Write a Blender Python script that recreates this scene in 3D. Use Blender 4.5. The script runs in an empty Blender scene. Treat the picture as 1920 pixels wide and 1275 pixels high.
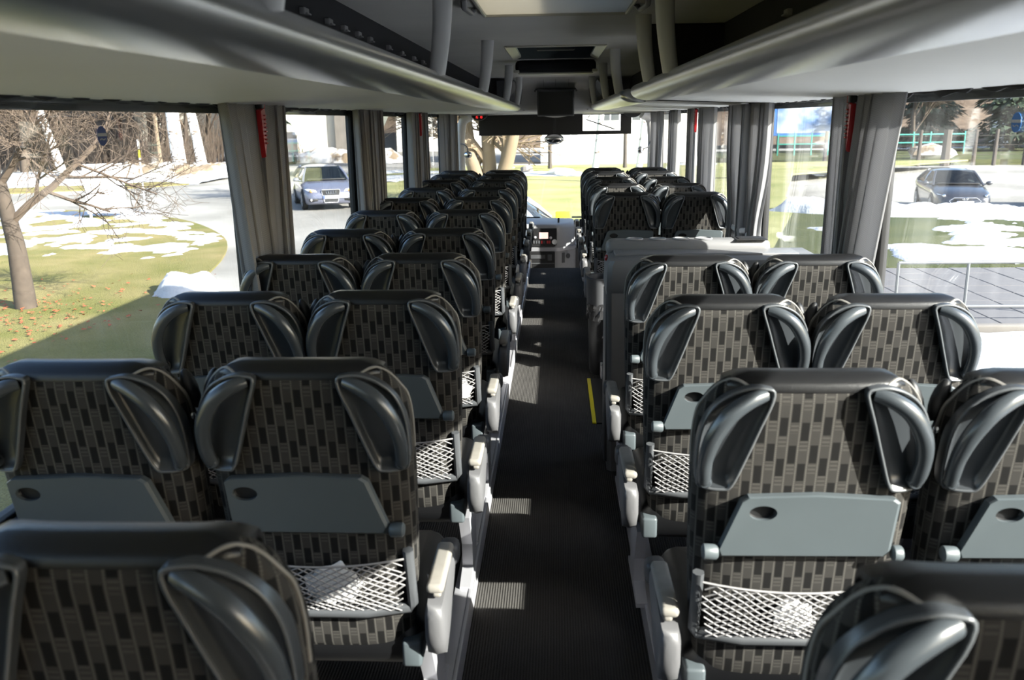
import bpy, math, random
from mathutils import Vector, Matrix, noise
random.seed(7)
S = bpy.context.scene
COL = S.collection
PI = math.pi
# ------------------------------------------------------------------ camera
cam = bpy.data.cameras.new('camera'); camo = bpy.data.objects.new('camera', cam); COL.objects.link(camo)
FPX = 1650.0
cam.sensor_width = 36.0; cam.lens = 36.0 * FPX / 1920.0; cam.clip_start = 0.02; cam.clip_end = 600
CX = Vector((0.9987341, -0.00242742, -0.05024238)); CD = Vector((0.04815035, -0.24280693, 0.96887891)); CN = Vector((0.01455107, 0.9700716, 0.24238268))
right = Vector((CX[0], CD[0], -CN[0])); down = Vector((CX[1], CD[1], -CN[1])); fwd = Vector((CX[2], CD[2], -CN[2]))
camo.matrix_world = Matrix(((right[0], -down[0], -fwd[0], 0), (right[1], -down[1], -fwd[1], 0), (right[2], -down[2], -fwd[2], 1.60), (0, 0, 0, 1)))
cam.dof.use_dof = True; cam.dof.focus_distance = 4.6; cam.dof.aperture_fstop = 5.6
S.camera = camo
# ------------------------------------------------------------------ sky, sun, exposure
W = bpy.data.worlds.new('World'); S.world = W; W.use_nodes = True
wn = W.node_tree; wn.nodes.clear()
sky = wn.nodes.new('ShaderNodeTexSky'); sky.sky_type = 'NISHITA'; sky.sun_disc = False
SUN = Vector((-1.0, 0.60, -0.60)).normalized()
sky.sun_elevation = math.asin(-SUN.z); sky.sun_rotation = math.atan2(-SUN.x, -SUN.y); sky.air_density = 1.0; sky.dust_density = 2.0; sky.altitude = 500
bg = wn.nodes.new('ShaderNodeBackground'); bg.inputs['Strength'].default_value = 0.29
wo = wn.nodes.new('ShaderNodeOutputWorld'); wn.links.new(sky.outputs[0], bg.inputs[0]); wn.links.new(bg.outputs[0], wo.inputs[0])
sl = bpy.data.lights.new('sun', 'SUN'); sl.energy = 12.5; sl.angle = 0.0093; sl.color = (1.0, 0.95, 0.86)
slo = bpy.data.objects.new('sun', sl); COL.objects.link(slo); slo.rotation_euler = SUN.to_track_quat('-Z', 'Y').to_euler(); slo.location = (12, -3, 9)
S.view_settings.view_transform = 'Standard'; S.view_settings.look = 'None'; S.view_settings.gamma = 1.0
S.view_settings.use_curve_mapping = False; S.view_settings.exposure = 0.9
cy = S.cycles
cy.use_denoising = True; cy.max_bounces = 10; cy.diffuse_bounces = 5; cy.glossy_bounces = 4; cy.transparent_max_bounces = 24; cy.transmission_bounces = 6
cy.sample_clamp_indirect = 6.0; cy.caustics_reflective = False; cy.caustics_refractive = False

# ------------------------------------------------------------------ materials
class NT:
    def __init__(s, name):
        s.m = bpy.data.materials.new(name); s.m.use_nodes = True; s.t = s.m.node_tree; s.t.nodes.clear()
        s.out = s.t.nodes.new('ShaderNodeOutputMaterial')
    def n(s, typ, **kw):
        x = s.t.nodes.new(typ)
        for k, v in kw.items():
            if k in x.inputs: x.inputs[k].default_value = v
            else: setattr(x, k, v)
        return x
    def l(s, a, b): s.t.links.new(a, b)
    def math(s, op, a, b=None, c=None):
        x = s.t.nodes.new('ShaderNodeMath'); x.operation = op
        for i, v in enumerate((a, b, c)):
            if v is None: continue
            if isinstance(v, (int, float)): x.inputs[i].default_value = v
            else: s.l(v, x.inputs[i])
        return x.outputs[0]
    def mix(s, f, a, b):
        x = s.t.nodes.new('ShaderNodeMix'); x.data_type = 'RGBA'
        for i, v in ((0, f), (6, a), (7, b)):
            if isinstance(v, tuple): x.inputs[i].default_value = (*v, 1)
            elif isinstance(v, (int, float)): x.inputs[i].default_value = v
            else: s.l(v, x.inputs[i])
        return x.outputs[2]
def pmat(name, col, rough=0.5, metal=0.0, spec=0.5, var=0.0, vscale=20.0, bump=0.0, bscale=200.0, coat=0.0, emit=None, estr=0.0):
    """principled with object-space noise variation and fine bump"""
    t = NT(name); b = t.n('ShaderNodeBsdfPrincipled'); t.l(b.outputs[0], t.out.inputs[0])
    b.inputs['Roughness'].default_value = rough; b.inputs['Metallic'].default_value = metal
    b.inputs['Specular IOR Level'].default_value = spec; b.inputs['Coat Weight'].default_value = coat
    b.inputs['Base Color'].default_value = (*col, 1)
    tc = t.n('ShaderNodeTexCoord')
    if var:
        nz = t.n('ShaderNodeTexNoise', Scale=vscale, Detail=4.0); t.l(tc.outputs['Object'], nz.inputs['Vector'])
        f = t.math('MULTIPLY_ADD', nz.outputs[0], 2 * var, 1 - var)
        x = t.n('ShaderNodeVectorMath', operation='SCALE'); x.inputs[0].default_value = col; t.l(f, x.inputs['Scale'])
        t.l(x.outputs[0], b.inputs['Base Color'])
    if bump:
        nb = t.n('ShaderNodeTexNoise', Scale=bscale, Detail=2.0); t.l(tc.outputs['Object'], nb.inputs['Vector'])
        bp = t.n('ShaderNodeBump', Strength=bump, Distance=0.002); t.l(nb.outputs[0], bp.inputs['Height']); t.l(bp.outputs[0], b.inputs['Normal'])
    if emit:
        b.inputs['Emission Color'].default_value = (*emit, 1); b.inputs['Emission Strength'].default_value = estr
    return t.m
M = {}
M['leather'] = pmat('black_leather', (0.006, 0.0062, 0.007), 0.34, spec=0.5, bump=0.25, bscale=600)
M['handle'] = pmat('dark_glossy_plastic', (0.050, 0.058, 0.066), 0.27, spec=0.8, bump=0.05, bscale=900)
M['dish'] = pmat('dark_satin_plastic', (0.042, 0.047, 0.053), 0.30, spec=0.75, bump=0.05, bscale=900)
M['tray'] = pmat('slate_grey_plastic', (0.080, 0.096, 0.105), 0.42, spec=0.5, var=0.06, vscale=12, bump=0.08, bscale=700)
M['black'] = pmat('black_plastic', (0.012, 0.012, 0.013), 0.5)
M['blackmetal'] = pmat('black_metal', (0.02, 0.02, 0.022), 0.4)
M['arm'] = pmat('grey_arm_plastic', (0.115, 0.115, 0.12), 0.45, var=0.05, bump=0.05)
M['armdark'] = pmat('dark_grey_arm_plastic', (0.055, 0.056, 0.06), 0.45)
M['pad'] = pmat('beige_worn_pad', (0.25, 0.235, 0.21), 0.5, var=0.2, vscale=30)
M['alu'] = pmat('brushed_aluminium', (0.62, 0.62, 0.66), 0.42, metal=0.6, var=0.05, vscale=8)
M['chrome'] = pmat('chrome', (0.85, 0.85, 0.86), 0.12, metal=1.0)
M['netframe'] = pmat('grey_net_frame', (0.065, 0.069, 0.075), 0.5)
M['rim_highlight'] = pmat('handle_rim_highlight', (0.10, 0.107, 0.115), 0.3)  # specular edge highlight of the recess put into a paler colour
M['net'] = pmat('net_cord', (0.30, 0.29, 0.29), 0.8)
M['piping'] = pmat('pale_piping', (0.20, 0.19, 0.175), 0.6)
M['tissue'] = pmat('white_tissue', (0.85, 0.85, 0.85), 0.8, bump=0.4, bscale=60)
M['nose'] = pmat('polished_silver_trim', (0.55, 0.56, 0.57), 0.30, metal=0.9, var=0.02, vscale=3)
M['under'] = pmat('pale_grey_rack_panel', (0.86, 0.85, 0.82), 0.6, var=0.03, vscale=4, bump=0.1, bscale=300)
M['strut'] = pmat('light_grey_strut_plastic', (0.74, 0.74, 0.745), 0.45, var=0.03, vscale=6)
M['darkpanel'] = pmat('charcoal_carpet_panel', (0.016, 0.017, 0.021), 0.9, bump=0.5, bscale=500)
M['ceil'] = pmat('grey_ceiling_fabric', (0.80, 0.785, 0.755), 0.95, var=0.10, vscale=2.5, bump=0.4, bscale=350)
M['cream'] = pmat('cream_plastic', (0.60, 0.58, 0.50), 0.45)
M['greyplastic'] = pmat('mid_grey_plastic', (0.30, 0.30, 0.31), 0.45, var=0.04, bump=0.06, bscale=500)
M['ltgrey'] = pmat('light_grey_plastic', (0.58, 0.58, 0.58), 0.42, var=0.03, bump=0.05)
M['dkgrey'] = pmat('dark_grey_plastic', (0.07, 0.072, 0.078), 0.45, bump=0.08, bscale=500)
M['counter'] = pmat('grey_counter_plastic', (0.185, 0.185, 0.19), 0.45, var=0.04, bump=0.06, bscale=500)
M['screen'] = pmat('dark_screen', (0.02, 0.02, 0.018), 0.35)
M['yellow'] = pmat('yellow_strip', (0.85, 0.72, 0.02), 0.5, var=0.06, vscale=40)
M['red'] = pmat('red_plastic', (0.33, 0.010, 0.014), 0.35, coat=0.2)
M['reddigit'] = pmat('red_led', (0.3, 0.0, 0.0), 0.4, emit=(1, 0.03, 0.03), estr=0.9)
M['redkey'] = pmat('red_button', (0.45, 0.05, 0.05), 0.4)
M['pinkscreen'] = pmat('pink_lit_display', (0.4, 0.2, 0.18), 0.3, emit=(1, 0.66, 0.58), estr=0.75)
M['bag'] = pmat('black_bin_bag', (0.03, 0.03, 0.032), 0.25, bump=0.5, bscale=40)
M['white'] = pmat('white_paint', (0.82, 0.82, 0.83), 0.5, var=0.02, vscale=3)
M['blue'] = pmat('blue_sticker', (0.02, 0.05, 0.20), 0.5)
M['blueR'] = pmat('bright_blue_sticker', (0.03, 0.16, 0.50), 0.5)
M['stickerwhite'] = pmat('sticker_band', (0.40, 0.42, 0.45), 0.5)
M['buswall'] = pmat('grey_side_lining', (0.10, 0.10, 0.105), 0.9, bump=0.5, bscale=400)
M['pillar'] = pmat('black_pillar', (0.02, 0.02, 0.022), 0.6)
M['buspaint'] = pmat('coach_body_paint', (0.5, 0.5, 0.52), 0.3)
M['rubber'] = pmat('rubber', (0.015, 0.015, 0.015), 0.8)

def fabric():
    t = NT('patterned_seat_fabric'); b = t.n('ShaderNodeBsdfPrincipled', Roughness=0.85); b.inputs['Specular IOR Level'].default_value = 0.25
    b.inputs['Sheen Weight'].default_value = 0.0
    t.l(b.outputs[0], t.out.inputs[0])
    uv = t.n('ShaderNodeUVMap'); sp = t.n('ShaderNodeSeparateXYZ'); t.l(uv.outputs[0], sp.inputs[0])
    u, v = sp.outputs[0], sp.outputs[1]
    uc = t.math('MULTIPLY', u, 1 / 0.0205); col = t.math('FLOOR', uc); fu = t.math('FRACT', uc)
    line = t.math('LESS_THAN', fu, 0.15)
    sh = t.math('FRACT', t.math('MULTIPLY', t.math('SINE', t.math('MULTIPLY', col, 12.9898)), 43.5453))
    sh2 = t.math('MULTIPLY_ADD', t.math('MODULO', col, 2.0), 0.5, t.math('MULTIPLY', sh, 0.28))
    fv = t.math('FRACT', t.math('ADD', t.math('MULTIPLY', v, 1 / 0.088), sh2))
    dark = t.math('LESS_THAN', fv, 0.44)
    inner = t.math('MULTIPLY', t.math('GREATER_THAN', fu, 0.22), t.math('LESS_THAN', fu, 0.93))
    dark = t.math('MULTIPLY', dark, inner)
    hatch = t.math('MULTIPLY', t.math('GREATER_THAN', fv, 0.74), t.math('LESS_THAN', t.math('FRACT', t.math('MULTIPLY', v, 1 / 0.0085)), 0.42))
    dot = t.math('LESS_THAN', t.math('FRACT', t.math('MULTIPLY', v, 1 / 0.0045)), 0.7)
    c = t.mix(dark, (0.034, 0.032, 0.0295), (0.0052, 0.0049, 0.0048))
    c = t.mix(t.math('MULTIPLY', t.math('MULTIPLY', hatch, inner), 0.8), c, (0.066, 0.062, 0.056))
    c = t.mix(t.math('MULTIPLY', t.math('MULTIPLY', line, dot), 0.9), c, (0.105, 0.099, 0.089))
    t.l(c, b.inputs['Base Color'])
    nb = t.n('ShaderNodeTexNoise', Scale=900.0); t.l(uv.outputs[0], nb.inputs['Vector'])
    h = t.math('ADD', nb.outputs[0], t.math('MULTIPLY', t.math('ADD', line, hatch), 0.7))
    bp = t.n('ShaderNodeBump', Strength=0.5, Distance=0.001); t.l(h, bp.inputs['Height']); t.l(bp.outputs[0], b.inputs['Normal'])
    return t.m
M['fabric'] = fabric()

def carpet():
    t = NT('ribbed_dark_carpet'); b = t.n('ShaderNodeBsdfPrincipled', Roughness=0.95); b.inputs['Specular IOR Level'].default_value = 0.15
    t.l(b.outputs[0], t.out.inputs[0])
    tc = t.n('ShaderNodeTexCoord'); sp = t.n('ShaderNodeSeparateXYZ'); t.l(tc.outputs['Object'], sp.inputs[0])
    rib = t.math('MULTIPLY_ADD', t.math('SINE', t.math('MULTIPLY', sp.outputs[0], 2 * PI / 0.009)), 0.5, 0.5)
    nz = t.n('ShaderNodeTexNoise', Scale=260.0, Detail=3.0); t.l(tc.outputs['Object'], nz.inputs['Vector'])
    n2 = t.n('ShaderNodeTexNoise', Scale=5.0, Detail=5.0); t.l(tc.outputs['Object'], n2.inputs['Vector'])
    f = t.math('MULTIPLY', t.math('ADD', t.math('MULTIPLY', rib, 0.55), nz.outputs[0]), t.math('MULTIPLY_ADD', n2.outputs[0], 0.6, 0.5))
    c = t.mix(t.math('MULTIPLY', f, 0.8), (0.020, 0.019, 0.018), (0.105, 0.10, 0.095)); t.l(c, b.inputs['Base Color'])
    bp = t.n('ShaderNodeBump', Strength=0.6, Distance=0.003); t.l(t.math('ADD', rib, nz.outputs[0]), bp.inputs['Height']); t.l(bp.outputs[0], b.inputs['Normal'])
    return t.m
M['carpet'] = carpet()

def curtain_mat():
    t = NT('grey_curtain_weave'); tc = t.n('ShaderNodeTexCoord'); sp = t.n('ShaderNodeSeparateXYZ'); uv = t.n('ShaderNodeUVMap'); t.l(uv.outputs[0], sp.inputs[0])
    a = t.math('SINE', t.math('MULTIPLY', sp.outputs[0], 2 * PI / 0.009)); bb = t.math('SINE', t.math('MULTIPLY', sp.outputs[1], 2 * PI / 0.008))
    f = t.math('MULTIPLY_ADD', t.math('MULTIPLY', a, bb), 0.5, 0.5)
    c = t.mix(f, (0.27, 0.27, 0.275), (0.37, 0.37, 0.375))
    d = t.n('ShaderNodeBsdfDiffuse', Roughness=0.8); tr = t.n('ShaderNodeBsdfTranslucent'); t.l(c, d.inputs[0]); tr.inputs[0].default_value = (.62, .62, .64, 1)
    bp = t.n('ShaderNodeBump', Strength=0.35, Distance=0.002); t.l(f, bp.inputs['Height']); t.l(bp.outputs[0], d.inputs['Normal'])
    mx = t.n('ShaderNodeMixShader'); mx.inputs[0].default_value = 0.35; t.l(d.outputs[0], mx.inputs[1]); t.l(tr.outputs[0], mx.inputs[2]); t.l(mx.outputs[0], t.out.inputs[0])
    return t.m
M['curtain'] = curtain_mat()

def glass(name, tint=(0.93, 0.95, 0.95), dust=0.02, refl=1.0, streak=True):
    t = NT(name); tr = t.n('ShaderNodeBsdfTransparent'); tr.inputs[0].default_value = (*tint, 1)
    gl = t.n('ShaderNodeBsdfGlossy', Roughness=0.02); lw = t.n('ShaderNodeLayerWeight', Blend=0.5)
    sch = t.math('MULTIPLY_ADD', t.math('POWER', lw.outputs['Facing'], 5.0), 0.92, 0.035)
    mx = t.n('ShaderNodeMixShader'); t.l(t.math('MULTIPLY', sch, refl), mx.inputs[0]); t.l(tr.outputs[0], mx.inputs[1]); t.l(gl.outputs[0], mx.inputs[2])
    last = mx
    if dust:
        tc = t.n('ShaderNodeTexCoord'); mp = t.n('ShaderNodeMapping'); mp.inputs['Scale'].default_value = (1, 9, 1.2); t.l(tc.outputs['Object'], mp.inputs[0])
        nz = t.n('ShaderNodeTexNoise', Scale=2.2, Detail=5.0); t.l(mp.outputs[0], nz.inputs['Vector'])
        f = t.math('MULTIPLY', t.math('POWER', nz.outputs[0], 2.5), dust * 5)
        df = t.n('ShaderNodeBsdfTranslucent'); df.inputs[0].default_value = (0.8, 0.82, 0.85, 1)
        m2 = t.n('ShaderNodeMixShader'); t.l(f, m2.inputs[0]); t.l(mx.outputs[0], m2.inputs[1]); t.l(df.outputs[0], m2.inputs[2]); last = m2
    t.l(last.outputs[0], t.out.inputs[0]); return t.m
M['glass'] = glass('dusty_window_glass', dust=0.006, refl=0.8)
M['glassf'] = glass('clear_windscreen_glass', dust=0.006)
M['carglass'] = glass('car_glass', tint=(0.10, 0.125, 0.125), dust=0.0, refl=1.6)
M['bldglass'] = pmat('building_window_glass', (0.08, 0.09, 0.10), 0.1, spec=0.8)

def ground_mat(name, cols, scale, rough=0.95, thr=0.5, soft=0.15, detail=8.0, fine=30.0, fineamt=0.35, bump=0.4):
    t = NT(name); b = t.n('ShaderNodeBsdfPrincipled', Roughness=rough); b.inputs['Specular IOR Level'].default_value = 0.2; t.l(b.outputs[0], t.out.inputs[0])
    tc = t.n('ShaderNodeTexCoord'); nz = t.n('ShaderNodeTexNoise', Scale=scale, Detail=detail); t.l(tc.outputs['Object'], nz.inputs['Vector'])
    mr = t.n('ShaderNodeMapRange'); mr.inputs[1].default_value = thr - soft; mr.inputs[2].default_value = thr + soft; t.l(nz.outputs[0], mr.inputs[0])
    c = t.mix(mr.outputs[0], cols[0], cols[1])
    nf = t.n('ShaderNodeTexNoise', Scale=fine, Detail=6.0); t.l(tc.outputs['Object'], nf.inputs['Vector'])
    sc = t.n('ShaderNodeVectorMath', operation='SCALE'); t.l(c, sc.inputs[0]); t.l(t.math('MULTIPLY_ADD', nf.outputs[0], 2 * fineamt, 1 - fineamt), sc.inputs['Scale'])
    t.l(sc.outputs[0], b.inputs['Base Color'])
    bp = t.n('ShaderNodeBump', Strength=bump, Distance=0.05); t.l(nf.outputs[0], bp.inputs['Height']); t.l(bp.outputs[0], b.inputs['Normal'])
    return t.m
M['asphalt'] = ground_mat('pale_worn_asphalt', ((0.23, 0.22, 0.20), (0.36, 0.345, 0.32)), 0.16, thr=0.5, soft=0.08, fine=9.0, fineamt=0.12, bump=0.15)
M['grass'] = ground_mat('winter_grass', ((0.150, 0.150, 0.040), (0.29, 0.235, 0.105)), 0.7, soft=0.2, fine=45.0, fineamt=0.45, bump=0.8)
M['grass_sun'] = ground_mat('pale_grass_sun_in_colour', ((0.23, 0.25, 0.085), (0.40, 0.38, 0.18)), 0.5, soft=0.2, fine=45.0, fineamt=0.35, bump=0.8)  # paler than the other lawns: sunshine painted into the grass colour
M['grass_shade'] = ground_mat('green_grass_shade_in_colour', ((0.045, 0.062, 0.022), (0.11, 0.115, 0.048)), 0.4, soft=0.2, fine=45.0, fineamt=0.4, bump=0.8)  # darkened green: shade on the right lawn painted into the colour
M['snow'] = ground_mat('snow', ((0.47, 0.49, 0.53), (0.58, 0.59, 0.61)), 1.0, fine=12.0, fineamt=0.06, bump=0.5)
M['dirtsnow'] = ground_mat('dirty_snow_and_soil', ((0.25, 0.19, 0.13), (0.75, 0.74, 0.73)), 0.9, thr=0.48, soft=0.06, fine=10, fineamt=0.2, bump=0.6)
M['slab'] = pmat('grey_paving_slab', (0.13, 0.125, 0.13), 0.85, var=0.12, vscale=3, bump=0.3, bscale=60)
M['joint'] = pmat('dark_paving_joint', (0.045, 0.045, 0.045), 0.95)
M['leaf'] = pmat('fallen_orange_leaves', (0.34, 0.085, 0.035), 0.8)
M['bark'] = pmat('grey_brown_bark', (0.070, 0.053, 0.040), 0.9, var=0.45, vscale=9, bump=0.8, bscale=20)
M['twig'] = pmat('brown_twigs', (0.100, 0.072, 0.052), 0.9, var=0.3, vscale=1)
M['paletwig'] = pmat('pale_twigs', (0.20, 0.15, 0.10), 0.9, var=0.3, vscale=1)  # paler brown for birch twigs, twisting stems and posts
M['conifer'] = pmat('dark_conifer_needles', (0.035, 0.055, 0.03), 0.9, var=0.5, vscale=2)
M['hill'] = ground_mat('wooded_hillside', ((0.075, 0.052, 0.036), (0.15, 0.11, 0.078)), 0.35, fine=2.2, fineamt=0.5, bump=1.0)
def birch():
    t = NT('white_birch_bark'); b = t.n('ShaderNodeBsdfPrincipled', Roughness=0.8); t.l(b.outputs[0], t.out.inputs[0])
    tc = t.n('ShaderNodeTexCoord'); mp = t.n('ShaderNodeMapping'); mp.inputs['Scale'].default_value = (1.5, 1.5, 4.0); t.l(tc.outputs['Object'], mp.inputs[0])
    nz = t.n('ShaderNodeTexNoise', Scale=1.6, Detail=5.0); t.l(mp.outputs[0], nz.inputs['Vector'])
    t.l(t.mix(t.math('GREATER_THAN', nz.outputs[0], 0.60), (0.80, 0.79, 0.77), (0.14, 0.11, 0.09)), b.inputs['Base Color']); return t.m
M['birch'] = birch()
M['plaster'] = pmat('cream_plaster', (0.74, 0.71, 0.62), 0.9, var=0.04, vscale=0.4)
M['whiteplaster'] = pmat('white_plaster', (0.80, 0.79, 0.77), 0.9, var=0.03, vscale=0.4)
M['stone'] = pmat('grey_brown_stone', (0.20, 0.18, 0.16), 0.9, var=0.4, vscale=1.2, bump=0.5, bscale=6)
M['roof'] = pmat('grey_roof', (0.12, 0.11, 0.11), 0.8)
M['greenpaint'] = pmat('green_fence_paint', (0.03, 0.27, 0.22), 0.5)
M['bannerblue'] = pmat('blue_banner', (0.05, 0.18, 0.55), 0.6)
M['galv'] = pmat('galvanised_rail', (0.16, 0.17, 0.18), 0.5, metal=0.2)
M['wood'] = pmat('weathered_wood', (0.075, 0.062, 0.053), 0.9, var=0.3, vscale=4)
M['carblue'] = pmat('metallic_blue_car_paint', (0.18, 0.19, 0.255), 0.30, metal=0.35, coat=0.7)
M['cargrey'] = pmat('metallic_dark_grey_car_paint', (0.045, 0.048, 0.060), 0.30, metal=0.4, coat=0.7)
M['carsilver'] = pmat('metallic_silver_car_paint', (0.42, 0.46, 0.50), 0.28, metal=0.4, coat=0.6)
M['rim'] = pmat('silver_wheel_rim', (0.45, 0.45, 0.46), 0.35, metal=0.7)
M['lamp'] = pmat('clear_headlamp', (0.70, 0.70, 0.72), 0.12, spec=0.8, coat=0.5)
M['amber'] = pmat('amber_indicator', (0.85, 0.45, 0.15), 0.3)
M['plate'] = pmat('licence_plate', (0.78, 0.79, 0.80), 0.5)
M['plateblue'] = pmat('licence_plate_band', (0.04, 0.10, 0.50), 0.5)
M['skin'] = pmat('skin', (0.55, 0.36, 0.28), 0.6)
M['shirt'] = pmat('dark_clothes', (0.05, 0.05, 0.06), 0.9)
def frosted():
    t = NT('frosted_hatch_panel'); a = t.n('ShaderNodeBsdfTranslucent'); a.inputs[0].default_value = (0.62, 0.60, 0.53, 1)
    d = t.n('ShaderNodeBsdfDiffuse'); d.inputs[0].default_value = (0.62, 0.60, 0.53, 1)
    mx = t.n('ShaderNodeMixShader'); mx.inputs[0].default_value = 0.5; t.l(a.outputs[0], mx.inputs[1]); t.l(d.outputs[0], mx.inputs[2]); t.l(mx.outputs[0], t.out.inputs[0]); return t.m
M['frosted'] = frosted()

# ------------------------------------------------------------------ mesh builder
class MB:
    def __init__(s): s.v = []; s.f = []; s.uv = {}
    def add(s, vs, fs, uvs=None):
        b = len(s.v); s.v += [tuple(p) for p in vs]
        for i, f in enumerate(fs):
            if uvs: s.uv[len(s.f)] = uvs[i]
            s.f.append([b + k for k in f])
        return s
    def box(s, c, d, R=None):
        hx, hy, hz = d[0] / 2, d[1] / 2, d[2] / 2
        P = [Vector((x, y, z)) for x in (-hx, hx) for y in (-hy, hy) for z in (-hz, hz)]
        if R is not None: P = [R @ p for p in P]
        c = Vector(c)
        return s.add([p + c for p in P], [(0, 1, 3, 2), (4, 6, 7, 5), (0, 4, 5, 1), (2, 3, 7, 6), (0, 2, 6, 4), (1, 5, 7, 3)])
    def rings(s, rs, closed=True, cap0=True, cap1=True, uv=None):
        b = len(s.v); n = len(rs[0])
        for r in rs: s.v += [tuple(p) for p in r]
        for i in range(len(rs) - 1):
            for j in range(n if closed else n - 1):
                k = (j + 1) % n
                if uv:
                    u0 = uv[i][j]; u1 = uv[i][j + 1]; u2 = uv[i + 1][j + 1]; u3 = uv[i + 1][j]; s.uv[len(s.f)] = (u0, u1, u2, u3)
                s.f.append([b + i * n + j, b + i * n + k, b + (i + 1) * n + k, b + (i + 1) * n + j])
        if cap0: s.f.append([b + j for j in reversed(range(n))])
        if cap1: s.f.append([b + (len(rs) - 1) * n + j for j in range(n)])
        return s
    def rbox(s, c, d, r=0.01, R=None, n=3, axis=2):
        """box with rounded edges"""
        hx, hy, hz = [x / 2 for x in d]; rs = []
        if axis == 0: hx, hy, hz = hy, hz, hx
        if axis == 1: hx, hy, hz = hz, hx, hy
        r = min(r, hx * .98, hy * .98, hz * .98)
        def rr(ins, z):
            out = []
            for q, (sx, sy) in enumerate(((1, 1), (-1, 1), (-1, -1), (1, -1))):
                for k in range(n + 1):
                    a = q * PI / 2 + k * PI / 2 / n; rad = r - ins
                    out.append((sx * (hx - r) + rad * math.cos(a), sy * (hy - r) + rad * math.sin(a), z))
            return out
        for k in range(n + 1):
            a = k * PI / 2 / n; rs.append(rr(r * (1 - math.sin(a)) * .999, -hz + r * (1 - math.cos(a))))
        for k in range(n + 1):
            a = PI / 2 - k * PI / 2 / n; rs.append(rr(r * (1 - math.sin(a)) * .999, hz - r * (1 - math.cos(a))))
        c = Vector(c); o = []
        for ring in rs:
            q = []
            for p in ring:
                p = Vector(p)
                if axis == 0: p = Vector((p.z, p.x, p.y))
                if axis == 1: p = Vector((p.y, p.z, p.x))
                if R is not None: p = R @ p
                q.append(p + c)
            o.append(q)
        return s.rings(o)
    def tube(s, pts, r, n=8, cap=True, flat=None):
        pts = [Vector(p) for p in pts]; m = len(pts)
        rad = r if isinstance(r, (list, tuple)) else [r] * m
        rs = []; up = None
        for i, p in enumerate(pts):
            d = (pts[min(i + 1, m - 1)] - pts[max(i - 1, 0)]).normalized()
            if up is None:
                up = Vector((0, 0, 1)) if abs(d.z) < .9 else Vector((1, 0, 0))
            a = d.cross(up); a = a.normalized() if a.length > 1e-6 else d.orthogonal().normalized(); b2 = a.cross(d).normalized(); up = b2
            fl = 1.0 if flat is None else flat
            rs.append([p + a * (math.cos(2 * PI * k / n) * rad[i]) + b2 * (math.sin(2 * PI * k / n) * rad[i] * fl) for k in range(n)])
        return s.rings(rs, True, cap, cap)
    def lathe(s, prof, c=(0, 0, 0), n=20, R=None, sx=1.0, sy=1.0):
        c = Vector(c); rs = []
        for (r, z) in prof:
            ring = [Vector((sx * r * math.cos(2 * PI * k / n), sy * r * math.sin(2 * PI * k / n), z)) for k in range(n)]
            rs.append([((R @ p) if R is not None else p) + c for p in ring])
        return s.rings(rs)
    def prism(s, poly, z0, z1):
        return s.rings([[(x, y, z0) for x, y in poly], [(x, y, z1) for x, y in poly]])
    def ball(s, c, r, n=10, m=6, sc=(1, 1, 1), R=None):
        rs = []
        for i in range(m + 1):
            a = -PI / 2 + PI * i / m; rr = max(math.cos(a), 0.02)
            ring = [Vector((r * sc[0] * rr * math.cos(2 * PI * k / n), r * sc[1] * rr * math.sin(2 * PI * k / n), r * sc[2] * math.sin(a))) for k in range(n)]
            rs.append([((R @ p) if R is not None else p) + Vector(c) for p in ring])
        return s.rings(rs)
    def build(s, name, mat, parent=None, smooth=40, off=(0, 0, 0), mx=1):
        me = bpy.data.meshes.new(name)
        V = [((p[0] * mx) - off[0], p[1] - off[1], p[2] - off[2]) for p in s.v]
        F = s.f if mx > 0 else [f[::-1] for f in s.f]
        me.from_pydata(V, [], F)
        if s.uv:
            l = me.uv_layers.new(name='UVMap')
            for pi, poly in enumerate(me.polygons):
                uv = s.uv.get(pi)
                if not uv: continue
                if mx < 0: uv = uv[::-1]
                for k, li in enumerate(poly.loop_indices): l.data[li].uv = uv[k]
        me.validate(); me.update()
        me.materials.append(M[mat])
        if smooth:
            me.shade_smooth(); me.set_sharp_from_angle(angle=math.radians(smooth))
        o = bpy.data.objects.new(name, me); COL.objects.link(o)
        if parent is not None: o.parent = parent
        return o
def empty(name, loc=(0, 0, 0), rz=0.0):
    o = bpy.data.objects.new(name, None); o.empty_display_size = 0.1; COL.objects.link(o); o.location = loc; o.rotation_euler = (0, 0, rz); return o
def tag(o, label=None, cat=None, group=None, kind=None):
    if label: o['label'] = label
    if cat: o['category'] = cat
    if group: o['group'] = group
    if kind: o['kind'] = kind
    return o
KIDS = {}
def kids(o): return [c for c in bpy.data.objects if c.parent == o]
def copy_tree(o, parent=None):
    c = o.copy(); COL.objects.link(c); c.parent = parent
    if o not in KIDS: KIDS[o] = kids(o)
    for ch in KIDS[o]: copy_tree(ch, c)
    return c
def ellipse(rx, rz, n=20): return [(rx * math.cos(2 * PI * k / n), rz * math.sin(2 * PI * k / n)) for k in range(n)]
def lerp(a, b, t): return a + (b - a) * t
def interp(tab, z):
    if z <= tab[0][0]: return tab[0][1]
    for (a, va), (b, vb) in zip(tab, tab[1:]):
        if z <= b:
            return lerp(va, vb, (z - a) / (b - a))
    return tab[-1][1]
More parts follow.
